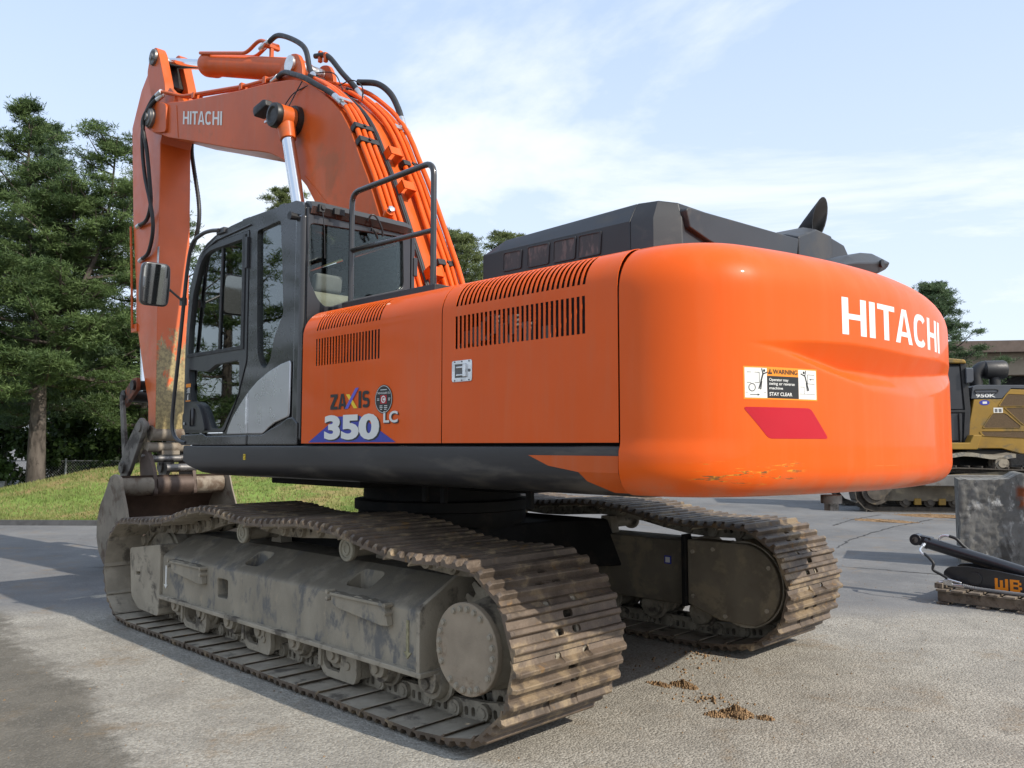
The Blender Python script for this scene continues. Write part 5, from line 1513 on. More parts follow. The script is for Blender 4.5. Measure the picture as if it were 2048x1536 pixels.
m_crack = M('crack_filler', (.030, .028, .026), .8, 0, 0, .3, 20)
rc = random.Random(21)
def crack(pts, w):
    mb = MB()
    P = [Vector((x, y, .004)) for x, y in pts]
    dense = []
    for a, b in zip(P, P[1:]):
        n = max(2, int((b - a).length / .12))
        for k in range(n):
            q = a.lerp(b, k / n); dense.append(q + Vector((rc.uniform(-1, 1), rc.uniform(-1, 1), 0)) * .025)
    dense.append(P[-1])
    l, r_ = [], []
    for i, q in enumerate(dense):
        t = (dense[min(i + 1, len(dense) - 1)] - dense[max(i - 1, 0)]).normalized()
        ww = w * rc.uniform(.35, 1.2)
        nv = Vector((-t.y, t.x, 0)) * ww
        l.append(q + nv); r_.append(q - nv)
    mb.loft([l, r_], False)
    return mb.out('crack', m_crack, ground, None)
crack([(-.2, -5.50), (-1.246, -5.72), (-2.2, -5.83)], .012)
crack([(.05, -7.4), (.331, -8.51), (.637, -10.95), (.66, -13.2)], .018)
crack([(1.5, -10.6), (1.76, -11.93), (1.80, -13.6)], .02)

# crumbs of soil dropped behind the machine
m_soil = M('dry_clay_soil', (.24, .155, .085), .95, 0, 0, .3, 14, dirt=((.13, .08, .045), .35, 18, .95), bump=.6, bs=60, spec=.1)
def soil(label, spots, seed):
    rr = random.Random(seed); mb = MB()
    for cx, cy, rx, ry, hgt, n in spots:
        for _ in range(n):
            a, q = rr.uniform(0, 6.283), rr.random() ** .7
            x, y = cx + rx * q * math.cos(a), cy + ry * q * math.sin(a)
            s = rr.uniform(.004, .016) * (1.4 - q * .6)
            z = hgt * (1 - q) * rr.random()
            vs = [mb.bm.verts.new((x + s * rr.uniform(.6, 1.2) * dx, y + s * rr.uniform(.6, 1.2) * dy, max(.001, z + s * rr.uniform(.4, 1) * dz))) for dx, dy, dz in ((1, 0, 0), (-.5, .85, 0), (-.5, -.85, 0), (0, 0, 1.1))]
            for f in ((0, 1, 3), (1, 2, 3), (2, 0, 3), (0, 2, 1)):
                mb._f([vs[i] for i in f])
        if hgt < .01:
            continue
        # packed core
        n1, n2 = 6, 16
        rings = []
        for i in range(n1 + 1):
            t = i / n1
            rings.append([(cx + rx * .75 * (1 - t) * math.cos(2 * math.pi * k / n2) * rr.uniform(.7, 1.15), cy + ry * .75 * (1 - t) * math.sin(2 * math.pi * k / n2) * rr.uniform(.7, 1.15), hgt * .75 * (1 - (1 - t) ** 2) * rr.uniform(.6, 1.2)) for k in range(n2)])
        mb.loft(rings, True, True)
    o = mb.out('dirt', m_soil, None, None)
    o['label'] = label
    return struct(o, 'stuff')
soil('larger heap of brown soil crumbs on the sunlit asphalt', [(-2.70, .22, .10, .085, .045, 420), (-2.84, .17, .05, .04, .018, 60), (-2.62, .31, .06, .05, .02, 90)], 4)
soil('flat smear of brown soil crumbs beside the rear of the near track', [(-2.20, -.04, .10, .05, .03, 260), (-2.08, .04, .10, .04, .012, 90)], 5)
soil('thin trail of soil crumbs between the two brown heaps and the near track', [(-2.45, .10, .30, .20, .004, 60), (-2.0, -.35, .4, .3, .003, 40), (-1.9, -.75, .25, .2, .006, 60)], 9)
soil('sparse soil crumbs in front of the far dozer track', [(.7, -14.0, 1.3, .5, .06, 260), (1.2, -12.2, .9, .4, .04, 160)], 6)
mb = MB(); rr = random.Random(31)
for _ in range(1100):
    x, y = rr.uniform(-4.6, 1.5), rr.uniform(-6.5, 3.2)
    s = rr.uniform(.002, .007) * (1.6 if rr.random() < .05 else 1)
    vs = [mb.bm.verts.new((x + s * dx * rr.uniform(.7, 1.4), y + s * dy * rr.uniform(.7, 1.4), z * s)) for dx, dy, z in ((1, 0, 0), (-.5, .85, 0), (-.5, -.85, 0), (.1, 0, 1.0))]
    for f in ((0, 1, 3), (1, 2, 3), (2, 0, 3)):
        mb._f([vs[i] for i in f])
gr_ = mb.out('gravel', m_soil, None, None); gr_['label'] = 'loose specks of grit over the asphalt'; struct(gr_, 'stuff')

# ------------------------------------------------------------------ grass bank with its kerb
def hill_h(lat, dep):
    A = ramp(lat, [-30, -17, -14, -12.2, -10.6, -9.0, -5, -2.6, -1, 0], [.02, .03, .08, .42, .80, .95, .92, .75, .25, 0])
    t = min(1, max(0, (dep - 15.4) / 6.0)); s = t * t * (3 - 2 * t)
    u_ = min(1, max(0, (dep - 24) / 7.0))
    return A * s * (1 - .5 * u_) + .03 + .03 * mnoise.noise(Vector((lat * .6, dep * .6, 1)))
mb = MB()
lats = np.linspace(-24, 0.0, 80); deps = np.linspace(15.45, 30, 50)
V = [[mb.bm.verts.new(yd(a, d + (.10 * math.sin(a * .4) if d < 16 else 0), hill_h(a, d) if d > 15.5 else .02)) for d in deps] for a in lats]
for i in range(len(lats) - 1):
    for j in range(len(deps) - 1):
        mb._f([V[i][j], V[i + 1][j], V[i + 1][j + 1], V[i][j + 1]])
m_turf = M('dry_turf', (.15, .21, .05), .95, 0, 0, .25, 2.0, dirt=((.27, .20, .09), .42, .55, .95), bump=.4, bs=25, spec=.1)
struct(mb.out('hill', m_turf, None, 60))
mb = MB()
for k in range(24):
    a0, a1 = -24 + k, -24 + k + .997
    c0 = 15.30 + .1 * math.sin(a0 * .4); c1 = 15.30 + .1 * math.sin(a1 * .4)
    mb.hexa([yd(a0, c0, 0), yd(a1, c1, 0), yd(a1, c1 + .22, 0), yd(a0, c0 + .22, 0), yd(a0, c0 + .06, .085), yd(a1, c1 + .06, .085), yd(a1, c1 + .18, .085), yd(a0, c0 + .18, .085)])
struct(mb.out('kerb', M('asphalt_kerb', (.045, .045, .046), .9, 0, 0, .25, 5, bump=.4, bs=40), None, 30))
def leaf_mat(name, c, var=.4, vs=1.2, c2=None, trans=.25):
    m, N, L, b, out = mat_nodes(name)
    tc = N.new('ShaderNodeTexCoord')
    f = node_range(N, L, node_noise(N, L, tc.outputs['Object'], vs, 5, .6), .3, .7)
    c2 = c2 or tuple(x * (1 + var) for x in c)
    colr = node_mix(N, L, f, tuple(x * (1 - var) for x in c), c2)
    L.new(colr, b.inputs['Base Color']); b.inputs['Roughness'].default_value = .55; b.inputs['Specular IOR Level'].default_value = .25
    tl = N.new('ShaderNodeBsdfTranslucent'); L.new(colr, tl.inputs[0])
    mx = N.new('ShaderNodeMixShader'); mx.inputs[0].default_value = trans
    L.new(b.outputs[0], mx.inputs[1]); L.new(tl.outputs[0], mx.inputs[2]); L.new(mx.outputs[0], out.inputs[0])
    return m
m_blade = leaf_mat('grass_blades', (.155, .245, .05), .25, .8, (.30, .26, .11), .25)
rng = np.random.default_rng(5)
def tri_mesh(name, P, mt):
    """P: (n,3,3) triangles"""
    n = len(P)
    me = bpy.data.meshes.new(name)
    me.vertices.add(n * 3); me.loops.add(n * 3); me.polygons.add(n)
    me.vertices.foreach_set('co', P.reshape(-1).astype(np.float32))
    me.loops.foreach_set('vertex_index', np.arange(n * 3, dtype=np.int32))
    me.polygons.foreach_set('loop_start', np.arange(0, n * 3, 3, dtype=np.int32))
    me.update(calc_edges=True)
    me.materials.append(mt)
    return me
def blades(n):
    lat = rng.uniform(-20, -1.0, n); dep = 15.5 + 8.5 * rng.random(n) ** 1.3
    base = np.array([list(yd(a, d, hill_h(a, d))) for a, d in zip(lat, dep)])
    ang = rng.uniform(0, 6.283, n); w = rng.uniform(.006, .014, n); h = rng.uniform(.03, .085, n)
    dx = np.stack([np.cos(ang) * w, np.sin(ang) * w, np.zeros(n)], 1)
    tip = base + np.stack([rng.normal(0, .025, n), rng.normal(0, .025, n), h], 1)
    return np.stack([base - dx, base + dx, tip], 1)
gm = link('grass', tri_mesh('grass', blades(60000), m_blade)); gm['label'] = 'short patchy grass growing on the bank'; struct(gm, 'stuff')

# ------------------------------------------------------------------ trees
m_bark = M('pine_bark', (.105, .088, .075), .95, 0, 0, .3, 5, dirt=((.05, .042, .036), .42, 7, .95), bump=.9, bs=14, stretch=(1, 1, .35), spec=.1)
m_needle = leaf_mat('pine_needles', (.062, .112, .038), .32, 1.6, (.135, .195, .065), .28)
m_needle2 = leaf_mat('blue_green_needles', (.064, .112, .056), .32, 1.6, (.13, .19, .09), .28)
m_needle3 = leaf_mat('olive_needles', (.115, .155, .055), .3, 1.4, (.19, .225, .085), .3)
m_leaf = leaf_mat('broad_leaves', (.036, .066, .020), .5, .9, (.085, .14, .036), .28)

def needle_tris(C, size, k, rg, up=.35, width=.13):
    """k needle-tuft triangles around every centre"""
    n = len(C)
    C = np.repeat(C, k, 0); s = np.repeat(size, k)
    d = rg.normal(0, 1, (n * k, 3)); d[:, 2] = d[:, 2] * .7 + up; d /= np.linalg.norm(d, axis=1)[:, None]
    q = rg.normal(0, 1, (n * k, 3)); q -= (q * d).sum(1)[:, None] * d; q /= np.linalg.norm(q, axis=1)[:, None]
    L_ = (s * rg.uniform(.6, 1.2, n * k))[:, None]
    w = L_ * width
    mid = C + d * L_ * .35
    return np.stack([C - q * w * .2, mid + q * w + d * L_ * .1, C + d * L_], 1)

def pine(label, lat, dep, z0, height, spread, crown0, seed, mt, n_br=70, tufts=34, leaders=1, trunk_r=.2, group='pine trees', needle=.17, lean=0.0, density=1.0):
    rg = np.random.default_rng(seed); rr = random.Random(seed)
    base = yd(lat, dep, z0)
    t = thing('pine_tree', label, 'tree', base, 0, group)
    tops = []
    mb = MB()
    fork = height * (.30 if leaders > 1 else 1.0)
    lines = []
    if leaders > 1:
        P = [(0, 0, -.3), (.02, 0, fork * .5), (.0, .0, fork)]
        mb.tube(spline(P, 5), [trunk_r * (1.25 - .45 * k / 10) for k in range(11)], 12)
        for (dx, dz) in leaders_off[leaders]:
            e = YR * dx
            Pl = spline([(0, 0, fork - .4), (e.x * .35, e.y * .35, fork + (dz - fork) * .22), (e.x * .85, e.y * .85, fork + (dz - fork) * .6), (e.x, e.y, dz)], 6)
            mb.tube(Pl, [trunk_r * .62 * (1 - .9 * k / (len(Pl) - 1)) for k in range(len(Pl))], 9); lines.append(Pl)
    else:
        e = YR * lean
        Pl = spline([(0, 0, -.3), (e.x * .1, e.y * .1, height * .3), (e.x * .5, e.y * .5, height * .65), (e.x, e.y, height)], 8)
        mb.tube(Pl, [trunk_r * (1 - .93 * k / (len(Pl) - 1)) + .012 for k in range(len(Pl))], 10); lines.append(Pl)
    C, S = [], []
    for b in range(n_br):
        Pl = lines[b % len(lines)]
        hmax = Pl[-1].z
        f = crown0 + (1 - crown0) * ((b + rr.random()) / n_br) ** .92
        z = height * f
        if z > hmax: z = hmax * rr.uniform(.6, .99)
        k = min(range(len(Pl)), key=lambda i: abs(Pl[i].z - z))
        p = Pl[k] if Pl[0].z <= z else Vector((0, 0, z))
        p = Vector((p.x, p.y, z))
        g = max(0.0, (z / height - crown0) / (1 - crown0))
        ln = spread * (1.0 - g) ** .75 * rr.uniform(.55, 1.1) + .25
        if leaders > 1: ln *= .78
        a = b * 2.399 + rr.uniform(-.4, .4)
        el = rr.uniform(-.12, .22) + .45 * g
        d = Vector((math.cos(a) * math.cos(el), math.sin(a) * math.cos(el), math.sin(el)))
        q0, q1, q2 = p, p + d * ln * .55 - Vector((0, 0, .05 * ln)), p + d * ln + Vector((0, 0, .14 * ln))
        pts = spline([q0, q1, q2], 4)
        r0 = .035 * ln / 2 + .012
        mb.tube(pts, [r0 * (1 - .8 * i / (len(pts) - 1)) for i in range(len(pts))], 5)
        m_cl = max(2, int(ln * 2.6 * density))
        for c in range(m_cl):
            u_ = .30 + .72 * (c + rr.random()) / m_cl
            i = min(len(pts) - 1, int(u_ * (len(pts) - 1)))
            pc = pts[i] + Vector((rr.gauss(0, .20), rr.gauss(0, .20), rr.gauss(.05, .08))) * (ln * .35 + .25)
            rad = rr.uniform(.18, .40) * (0.58 + .25 * ln)
            nn = int(tufts * rr.uniform(.6, 1.3))
            pp = rg.normal(0, 1, (nn, 3)) * np.array([rad, rad, rad * .34]) * .62 + np.array(pc)
            C.append(pp); S.append(np.full(nn, needle))
            mb.tube([pts[max(0, i - 1)], pc], [.010, .004], 4)
    mb.out('trunk', m_bark, t, 60)
    C = np.concatenate(C); S = np.concatenate(S)
    link('crown', tri_mesh('crown', needle_tris(C, S, 5, rg, .45, .15), mt), t)
    return t
leaders_off = {3: [(-.55, 10.0), (1.75, 9.2), (.75, 7.9)]}

def broadleaf(label, lat, dep, z0, height, width, seed, mt, n=9000, size=.13, group='trees beyond the fence', trunk=.14):
    rg = np.random.default_rng(seed); rr = random.Random(seed)
    t = thing('broadleaf_tree', label, 'tree', yd(lat, dep, z0), 0, group)
    mb = MB()
    mb.tube([(0, 0, -.2), (.05, 0, height * .35), (0, .05, height * .75)], [trunk, trunk * .7, .03], 8)
    blobs = []
    for k in range(16):
        a, q = rr.uniform(0, 6.283), rr.random() ** .5
        z = height * rr.uniform(.12, .92)
        rw = width * .5 * (1 - abs(z / height - .45) * .9)
        c = Vector((math.cos(a) * rw * q, math.sin(a) * rw * q, z))
        mb.tube([(0, 0, max(.2, z * .6)), c], [.04, .012], 5)
        blobs.append((c, rr.uniform(.2, .36) * width * .62))
    mb.out('trunk', m_bark, t, 60)
    per = n // len(blobs); P = []
    for c, r_ in blobs:
        d = rg.normal(0, 1, (per, 3)); d /= np.linalg.norm(d, axis=1)[:, None]
        rad = r_ * (rg.random(per) ** .33)[:, None] * (1 + .25 * rg.normal(0, 1, (per, 1)))
        p = np.array(c) + d * rad * np.array([1, 1, .75])
        nrm = d * .7 + rg.normal(0, .6, (per, 3)); nrm[:, 2] += .3
        nrm /= np.linalg.norm(nrm, axis=1)[:, None]
        u1 = np.cross(nrm, rg.normal(0, 1, (per, 3))); u1 /= np.linalg.norm(u1, axis=1)[:, None]
        u2 = np.cross(nrm, u1); s = (size * rg.uniform(.6, 1.3, per))[:, None]
        P.append(np.stack([p - u1 * s * .5, p + u2 * s * .45, p + u1 * s * .6], 1)); P.append(np.stack([p - u1 * s * .5, p + u1 * s * .6, p - u2 * s * .45], 1))
    P = np.concatenate(P); P = P[P[:, :, 2].min(1) > .02]
    link('crown', tri_mesh('crown', P, mt), t)
    return t

pine('tall old pine with a thick forked trunk standing on the grass bank', -11.9, 21.0, .18, 10.0, 3.3, .26, 11, m_needle, 136, 96, 3, .19, needle=.125)
pine('tall blue green pine directly behind the forked pine', -13.85, 24.5, .0, 10.9, 3.0, .20, 12, m_needle2, 86, 76, 1, .2, needle=.13)
pine('slimmer pine between the forked pine and the raised orange arm', -11.2, 25.5, .2, 10.3, 2.6, .16, 13, m_needle, 86, 76, 1, .2, needle=.13)
pine('pine whose grey green tip shows above the cab roof', -10.0, 36, 0, 12.5, 2.8, .40, 14, m_needle3, 60, 60, 1, .2, needle=.17)
pine('pale olive pine seen between the boom and the black engine cover', -2.1, 32, 0, 9.5, 4.6, .15, 15, m_needle3, 90, 60, 1, .2, needle=.16)
pine('lower pine rising behind the front end of the black engine cover', -.4, 38, 0, 11.1, 5.0, .2, 17, m_needle3, 80, 56, 1, .2, needle=.18)
pine('dark pine standing behind the counterweight, above the bulldozer cab', 15.3, 30, 0, 7.2, 2.5, .12, 16, m_needle2, 90, 80, 1, .2, needle=.14)
# pines outside the frame, seen mirrored in the cab windows
for k, (x, y, h, s, lb) in enumerate(((16.5, 6.5, 10.5, 3.0, 'pine mirrored in the front pane of the cab door'), (19.0, 10.5, 11.5, 3.2, 'pine mirrored in the rear pane of the cab door'), (14.5, 11.5, 9.0, 2.6, 'pine mirrored in the cab quarter window'))):
    dv = Vector((x, y, 0)) - YO
    pine(lb, dv.dot(YR), dv.dot(YF), 0, h, s, .12, 40 + k, m_needle, 42, 34, 1, .2, needle=.2)
bl = [(-21.5, 31, 7.0, 5.2, 'dark leafy tree behind the fence, farthest from the excavator'), (-18.2, 30, 6.6, 4.6, 'dark leafy tree behind the concrete barrier and the fence'), (-15.4, 29, 5.4, 4.2, 'low dark leafy tree behind the fence, between the pine trunk and the bank'),
      (-13.2, 29.5, 6.0, 4.2, 'leafy tree behind the grass bank beside the bucket linkage'), (-11.0, 30, 6.6, 4.4, 'leafy tree right behind the lower end of the orange arm'), (-23.5, 27, 6, 5, 'leafy tree nearest the end of the concrete barrier, cut by the picture edge'), (-9.0, 31, 5.0, 4.2, 'leafy tree hidden mostly behind the excavator arm')]
for k, (a, d, h, w, lb) in enumerate(bl):
    broadleaf(lb, a, d, 0, h, w, 60 + k, m_leaf, 9500, .20)
bs = [(-17.2, 26.4, 1.7, 2.0, 'low bush behind the fence above the concrete barrier'), (-14.6, 26.2, 1.9, 2.4, 'low bush behind the fence, next to the pine trunk'), (-12.3, 26.5, 2.0, 2.4, 'low bush at the back of the bank near the bucket'), (-19.4, 26.3, 1.9, 2.2, 'low bush behind the fence at the picture edge')]
for k, (a, d, h, w, lb) in enumerate(bs):
    broadleaf(lb, a, d, 0, h, w, 80 + k, m_leaf, 3200, .14, 'bushes along the fence', .05)

# chain-link fence and low concrete wall
m_galv = M('galvanised_wire', (.30, .31, .31), .5, .5, 0, .1, 8)
m_conc = M('old_concrete', (.27, .265, .245), .95, 0, 0, .15, 3, dirt=((.13, .125, .115), .35, 2.4, .95), bump=.4, bs=30, spec=.15)
fl0, fl1, fd_ = -22.0, -11.0, 25.6
t = thing('chain_link_fence', 'low galvanised chain link fence behind the grass bank', 'fence', yd(fl0, fd_, 0), YZ)
mp_post = MB().cyl((0, 0, -.1), (0, 0, 1.05), .032, n=8).mesh('post', m_galv, 40)
for x in (.2, 1.75, 3.45, 5.1, 6.75, 8.4, 10.1):
    o = link('post', mp_post, t); o.location = (x, 0, 0)
MB().tube([(0, 0, .98), (11, 0, .98)], .014, 6).out('rail', m_galv, t)
mb = MB()
x = -1.0
while x < 11:
    for sgn in (1, -1):
        a0, a1 = (x, x + .95) if sgn > 0 else (x + .95, x)
        mb.tube([(a0, .004 * sgn, .03), (a1, .004 * sgn, .98)], .003, 3, False)
    x += .085
mb.out('wire_mesh', m_galv, t, None)['kind'] = 'stuff'
t = thing('concrete_wall', 'low pale concrete barrier at the foot of the chain link fence', 'wall', yd(-22, 24.4, 0), YZ)
for k in range(3):
    mb = MB(); mb.prism([(0, 0), (.42, 0), (.30, .10), (.26, .40), (.16, .40), (.12, .10)], 'x', k * 2.4, k * 2.4 + 2.385)
    mb.out('block', m_conc, t, 30, .015)

# ------------------------------------------------------------------ flat-roofed building
m_wallb = M('tan_masonry', (.33, .28, .22), .9, 0, 0, .08, 3, bump=.3, bs=20, spec=.15)
m_fascia = M('brown_fascia', (.105, .075, .06), .7, 0, 0, .12, 3)
t = thing('warehouse', 'low tan building with brown flat roof edge and dark open bays', 'building', yd(14.5, 34, 0), YZ - R(9))
mb = MB()
mb.box(0, 26, 0, 9, 4.25, 5.1)
for x in (0, 7.2, 14.5, 21):
    mb.box(x, x + 1.2, 0, 1.0, 0, 4.25)
mb.box(0, 26, 8.6, 9, 0, 4.25)
mb.out('wall', m_wallb, t, 30)
mb = MB(); mb.box(-.6, 26.6, -.7, 9.6, 5.1, 5.55); mb.out('roof', m_fascia, t, 30)
mb = MB(); mb.box(1.2, 7.2, .6, .7, 0, 4.2); mb.out('door', m_dark, t); mb = MB(); mb.box(8.4, 14.5, .6, .7, 0, 4.2); mb.out('door', m_dark, t); mb = MB(); mb.box(15.7, 21, .6, .7, 0, 4.2); mb.out('door', m_dark, t)  # near-black sheets: the shade inside the open bays, put in as colour

# ------------------------------------------------------------------ yellow dozer
m_dyel = M('dusty_yellow_paint', (.27, .155, .016), .55, 0, .05, .14, 2, dirt=((.15, .105, .04), .36, 2.6, .8), coat_r=.2)
m_dgry = M('dark_blue_grey_hood', (.055, .060, .070), .45, 0, .2, .1, 2)
m_mesh = M('brown_grille_mesh', (.10, .062, .028), .8, 0, 0, .2, 40, bump=.6, bs=160)
dz = thing('bulldozer', 'dirty yellow bulldozer with dark cab and black intake pipe parked behind the counterweight', 'bulldozer', yd(9.62, 18.5, -.04), YZ - R(9))
mb = MB()
mb.prism([(.42, 1.42), (.50, 1.75), (.66, 2.52), (1.24, 2.52), (1.42, 2.74), (3.4, 2.66), (3.4, 1.30), (1.6, 1.30), (1.2, 1.42)], 'y', .25, 1.7)
mb.out('engine_housing', m_dyel, dz, 30, .02)
mb = MB(); mb.prism([(.60, 2.525), (.64, 2.80), (.75, 2.84), (3.4, 2.80), (3.4, 2.67), (1.44, 2.75), (1.24, 2.525)], 'y', .24, 1.7); hood = mb.out('hood', m_dgry, dz, 30, .015)
mb = MB(); mb.tube(fillet([(.68, .235, 2.70), (.70, .225, 2.655), (1.15, .225, 2.66), (1.18, .235, 2.72), (1.10, .235, 2.735), (.70, .235, 2.73), (.68, .235, 2.70)], .03, 4), .012, 6); mb.out('grab_handle', m_rubber, hood)
pk, w = text_polys('950K', (0, 0, 1, 1), .03), 1
MB().quads(pk, lambda x, y: (.70 + .41 * x, .234, 2.555 + .085 * y)).out('lettering', m_white, hood, None)
MB().quads([[(.88 + .105 * math.cos(a), 2.44 + .058 * math.sin(a)) for a in np.linspace(0, 6.283, 25)[:-1]]], lambda x, y: (x, .246, y)).out('badge', m_blue, dz, None)
MB().quads(rect(.84, 2.415, .93, 2.465), lambda x, y: (x, .244, y)).out('badge_print', m_white, dz, None)
MB().quads(rect(1.06, 2.20, 1.25, 2.325), lambda x, y: (x, .246, y)).out('sticker', m_white, dz, None)
MB().quads(rect(1.085, 2.225, 1.14, 2.30) + rect(1.165, 2.225, 1.225, 2.30), lambda x, y: (x, .244, y)).out('print', m_grey, dz, None)
for g in ([(1.18, 2.36), (1.36, 2.63), (1.75, 2.61), (2.3, 2.60), (2.3, 2.38)], [(1.30, 2.32), (2.3, 2.33), (2.3, 1.96), (1.66, 1.95)], [(.83, 1.88), (1.04, 2.20), (1.30, 2.20), (1.60, 1.92), (1.58, 1.88)], [(.78, 1.80), (2.3, 1.80), (2.3, 1.62), (.84, 1.70)]):
    rg_ = round_poly(g, .04, 2)
    mb = MB(); mb.prism(shrink(rg_, 1.06), 'y', .238, .25, holes=[rg_]); gf = mb.out('grille_frame', m_dyel, dz, 30, .004)
    mb = MB(); mb.prism(rg_, 'y', .246, .26); mb.out('grille', m_mesh, gf, None)
# air cleaner with its elbow
mb = MB()
mb.tube(fillet([(.98, .95, 2.80), (.96, .95, 3.14), (1.10, .95, 3.30), (1.35, .95, 3.30)], .22, 6), .145, 16)
mb.lathe((1.12, .95, 3.23), (1, 0, 0), [(0, .14), (.05, .21), (.45, .22), (.50, .19), (.52, .1)], 24)
mb.cyl((1.38, .95, 2.80), (1.38, .95, 3.10), .12, n=18)
mb.out('air_intake', m_rubber, dz, 35)
# cab
mb = MB()
mb.prism([(.44, 1.45), (.58, 2.30), (.52, 3.30), (-.9, 3.36), (-1.05, 1.45)], 'y', .2, 1.75)
dc = mb.out('cab', m_dark, dz, 30, .04, 3)
mb = MB(); mb.prism([(.50, 3.31), (.47, 3.40), (-.1, 3.47), (-.8, 3.47), (-.95, 3.36)], 'y', .12, 1.8); mb.out('cab_roof', m_dyel, dc, 30, .03)
mb = MB()
for x0, x1 in ((-.06, .02), (.38, .50)):
    mb.prism([(x0, 1.5), (x1, 1.5), (x1 + .06, 2.3), (x1, 3.32), (x0, 3.32), (x0 + .06, 2.3)], 'y', .17, .21)
mb.box(-.9, .45, .17, .21, 2.22, 2.27); mb.box(.05, .30, .15, .2, 1.5, 1.56); mb.box(.30, .34, .13, .17, 1.5, 2.2)
mb.out('cab_post', m_rubber, dc, 30, .008)
mb = MB(); mb.prism([(.05, 2.30), (.40, 2.30), (.36, 3.25), (.03, 3.25)], 'y', .185, .192); mb.prism([(.08, 1.6), (.36, 1.6), (.38, 2.2), (.07, 2.2)], 'y', .185, .192); mb.out('window_pane', m_black, dc, None)
mb = MB(); mb.loft([[(x, y, z) for y, z in ((.08, 2.86 + dz_), (.16, 2.85 + dz_), (.16, 3.22), (.08, 3.20))] for x, dz_ in ((.46, 0), (.58, .02), (.62, .08))]); mb.out('mirror', m_dgry, dc, 30, .02)
# fender, tank, tracks
mb = MB()
mb.prism([(-1.6, 1.40), (.55, 1.40), (.66, 1.72), (.48, 1.72), (.40, 1.55), (-1.6, 1.55)], 'y', -.15, .5)
mb.out('fender', m_dyel, dz, 30, .02)
mb = MB(); mb.loft([[(x, y, z + .04 * math.sin(x * 5)) for y, z in ((-.2, 1.22), (.5, 1.22), (.5, 1.34), (-.2, 1.30))] for x in np.linspace(-1.6, 1.3, 12)]); mb.out('mud_guard', m_frame, dz, 40)
m_dtrk = M('muddy_dozer_track', (.085, .072, .058), .8, .2, 0, .3, 6, dirt=((.16, .125, .08), .3, 5, .9), bump=.5, bs=50)
for ys in (-.30, 1.62):
    mb = MB(); mb.prism(round_poly([(-1.65, .28), (2.6, .28), (2.6, .62), (1.2, .95), (-.9, .80), (-1.5, .70)], .05), 'y', ys, ys + .50); mb.box(-1.1, 2.4, ys - .10, ys, .62, .80); tf = mb.out('track_frame', m_frame_shade, dz, 30, .02)
    P_ = []
    for a in range(-90, 91, 15): P_.append(Vector((-1.62 - .46 * math.cos(R(a)), 0, .50 + .46 * math.sin(R(a)))))
    P_ += [Vector((x, 0, .98 + .02 * math.cos(x * 2))) for x in np.linspace(-1.3, 2.5, 12)]
    for a in range(90, -91, -15): P_.append(Vector((2.7 + .46 * math.cos(R(a)), 0, .50 + .46 * math.sin(R(a)))))
    P_ += [Vector((x, 0, .045)) for x in np.linspace(2.5, -1.4, 14)]
    P_ = [p - Vector((0, 0, 0)) for p in P_]
    pins2, pt2 = resample(P_, 44)
    ms = MB(); ms.box(-pt2 * .49, pt2 * .49, -.28, .28, -.012, .012); ms.box(pt2 * .26, pt2 * .36, -.28, .28, .012, .058); ms.box(-pt2 * .5, pt2 * .5, -.12, -.06, -.10, -.012); ms.box(-pt2 * .5, pt2 * .5, .06, .12, -.10, -.012)
    me_ds = ms.mesh('track_shoe', m_dtrk, 30)
    for i in range(44):
        a, b = pins2[i], pins2[(i + 1) % 44]; tv = (b - a).normalized(); nv = Vector((-tv.z, 0, tv.x)); c = (a + b) / 2
        o = link('track_shoe', me_ds, dz); o.matrix_local = Matrix(((tv.x, 0, nv.x, c.x), (0, 1, 0, ys + .22), (tv.z, 0, nv.z, c.z), (0, 0, 0, 1)))
    if ys < 0:
        mb = MB()
        pts = []
        for k in range(22):
            a = 2 * math.pi * k / 22
            for da, r_ in ((-.08, .34), (-.03, .39), (.03, .39), (.08, .34)): pts.append((-1.62 + r_ * math.cos(a + da), .50 + r_ * math.sin(a + da)))
        mb.prism(pts, 'y', ys + .15, ys + .28); mb.cyl((-1.62, ys - .06, .5), (-1.62, ys + .2, .5), .30, n=28); mb.cyl((-1.62, ys - .10, .5), (-1.62, ys - .06, .5), .2, n=24)
        mb.out('sprocket', m_dtrk, dz, 30)
        for k in range(7):
            x = -1.0 + .5 * k
            mb = MB(); mb.cyl((x, ys + .05, .26), (x, ys + .45, .26), .115, n=18); mb.cyl((x, ys - .02, .26), (x, ys + .05, .26), .06, n=12); mb.out('track_roller', m_dtrk, dz, 35)
            mb = MB(); mb.box(x + .17, x + .31, ys - .03, ys + .05, .20, .34); mb.out('roller_bracket', m_dyel, dz, 30, .01)
        mb = MB(); mb.cyl((1.02, ys + .10, 1.10), (1.02, ys + .5, 1.10), .14, n=20); mb.cyl((1.02, ys + .06, 1.10), (1.02, ys + .1, 1.10), .09, n=16); mb.out('carrier_roller', m_frame_pl, dz, 35)
mb = MB(); mb.box(-.7, 3.2, -.62, -.48, .62, .86); mb.prism([(-1.0, .70), (-.7, .62), (-.7, .86), (-.95, .82)], 'y', -.62, -.48); mb.out('push_arm', M('worn_grey_push_arm', (.15, .145, .137), .6, .2, 0, .2, 3, dirt=((.10, .085, .065), .35, 3, .8)), dz, 30, .02)
mb = MB(); mb.prism([(-1.3, 1.40), (1.4, 1.40), (1.4, .7), (-1.2, .7)], 'y', .3, 1.5); mb.out('belly', m_under, dz, 30)

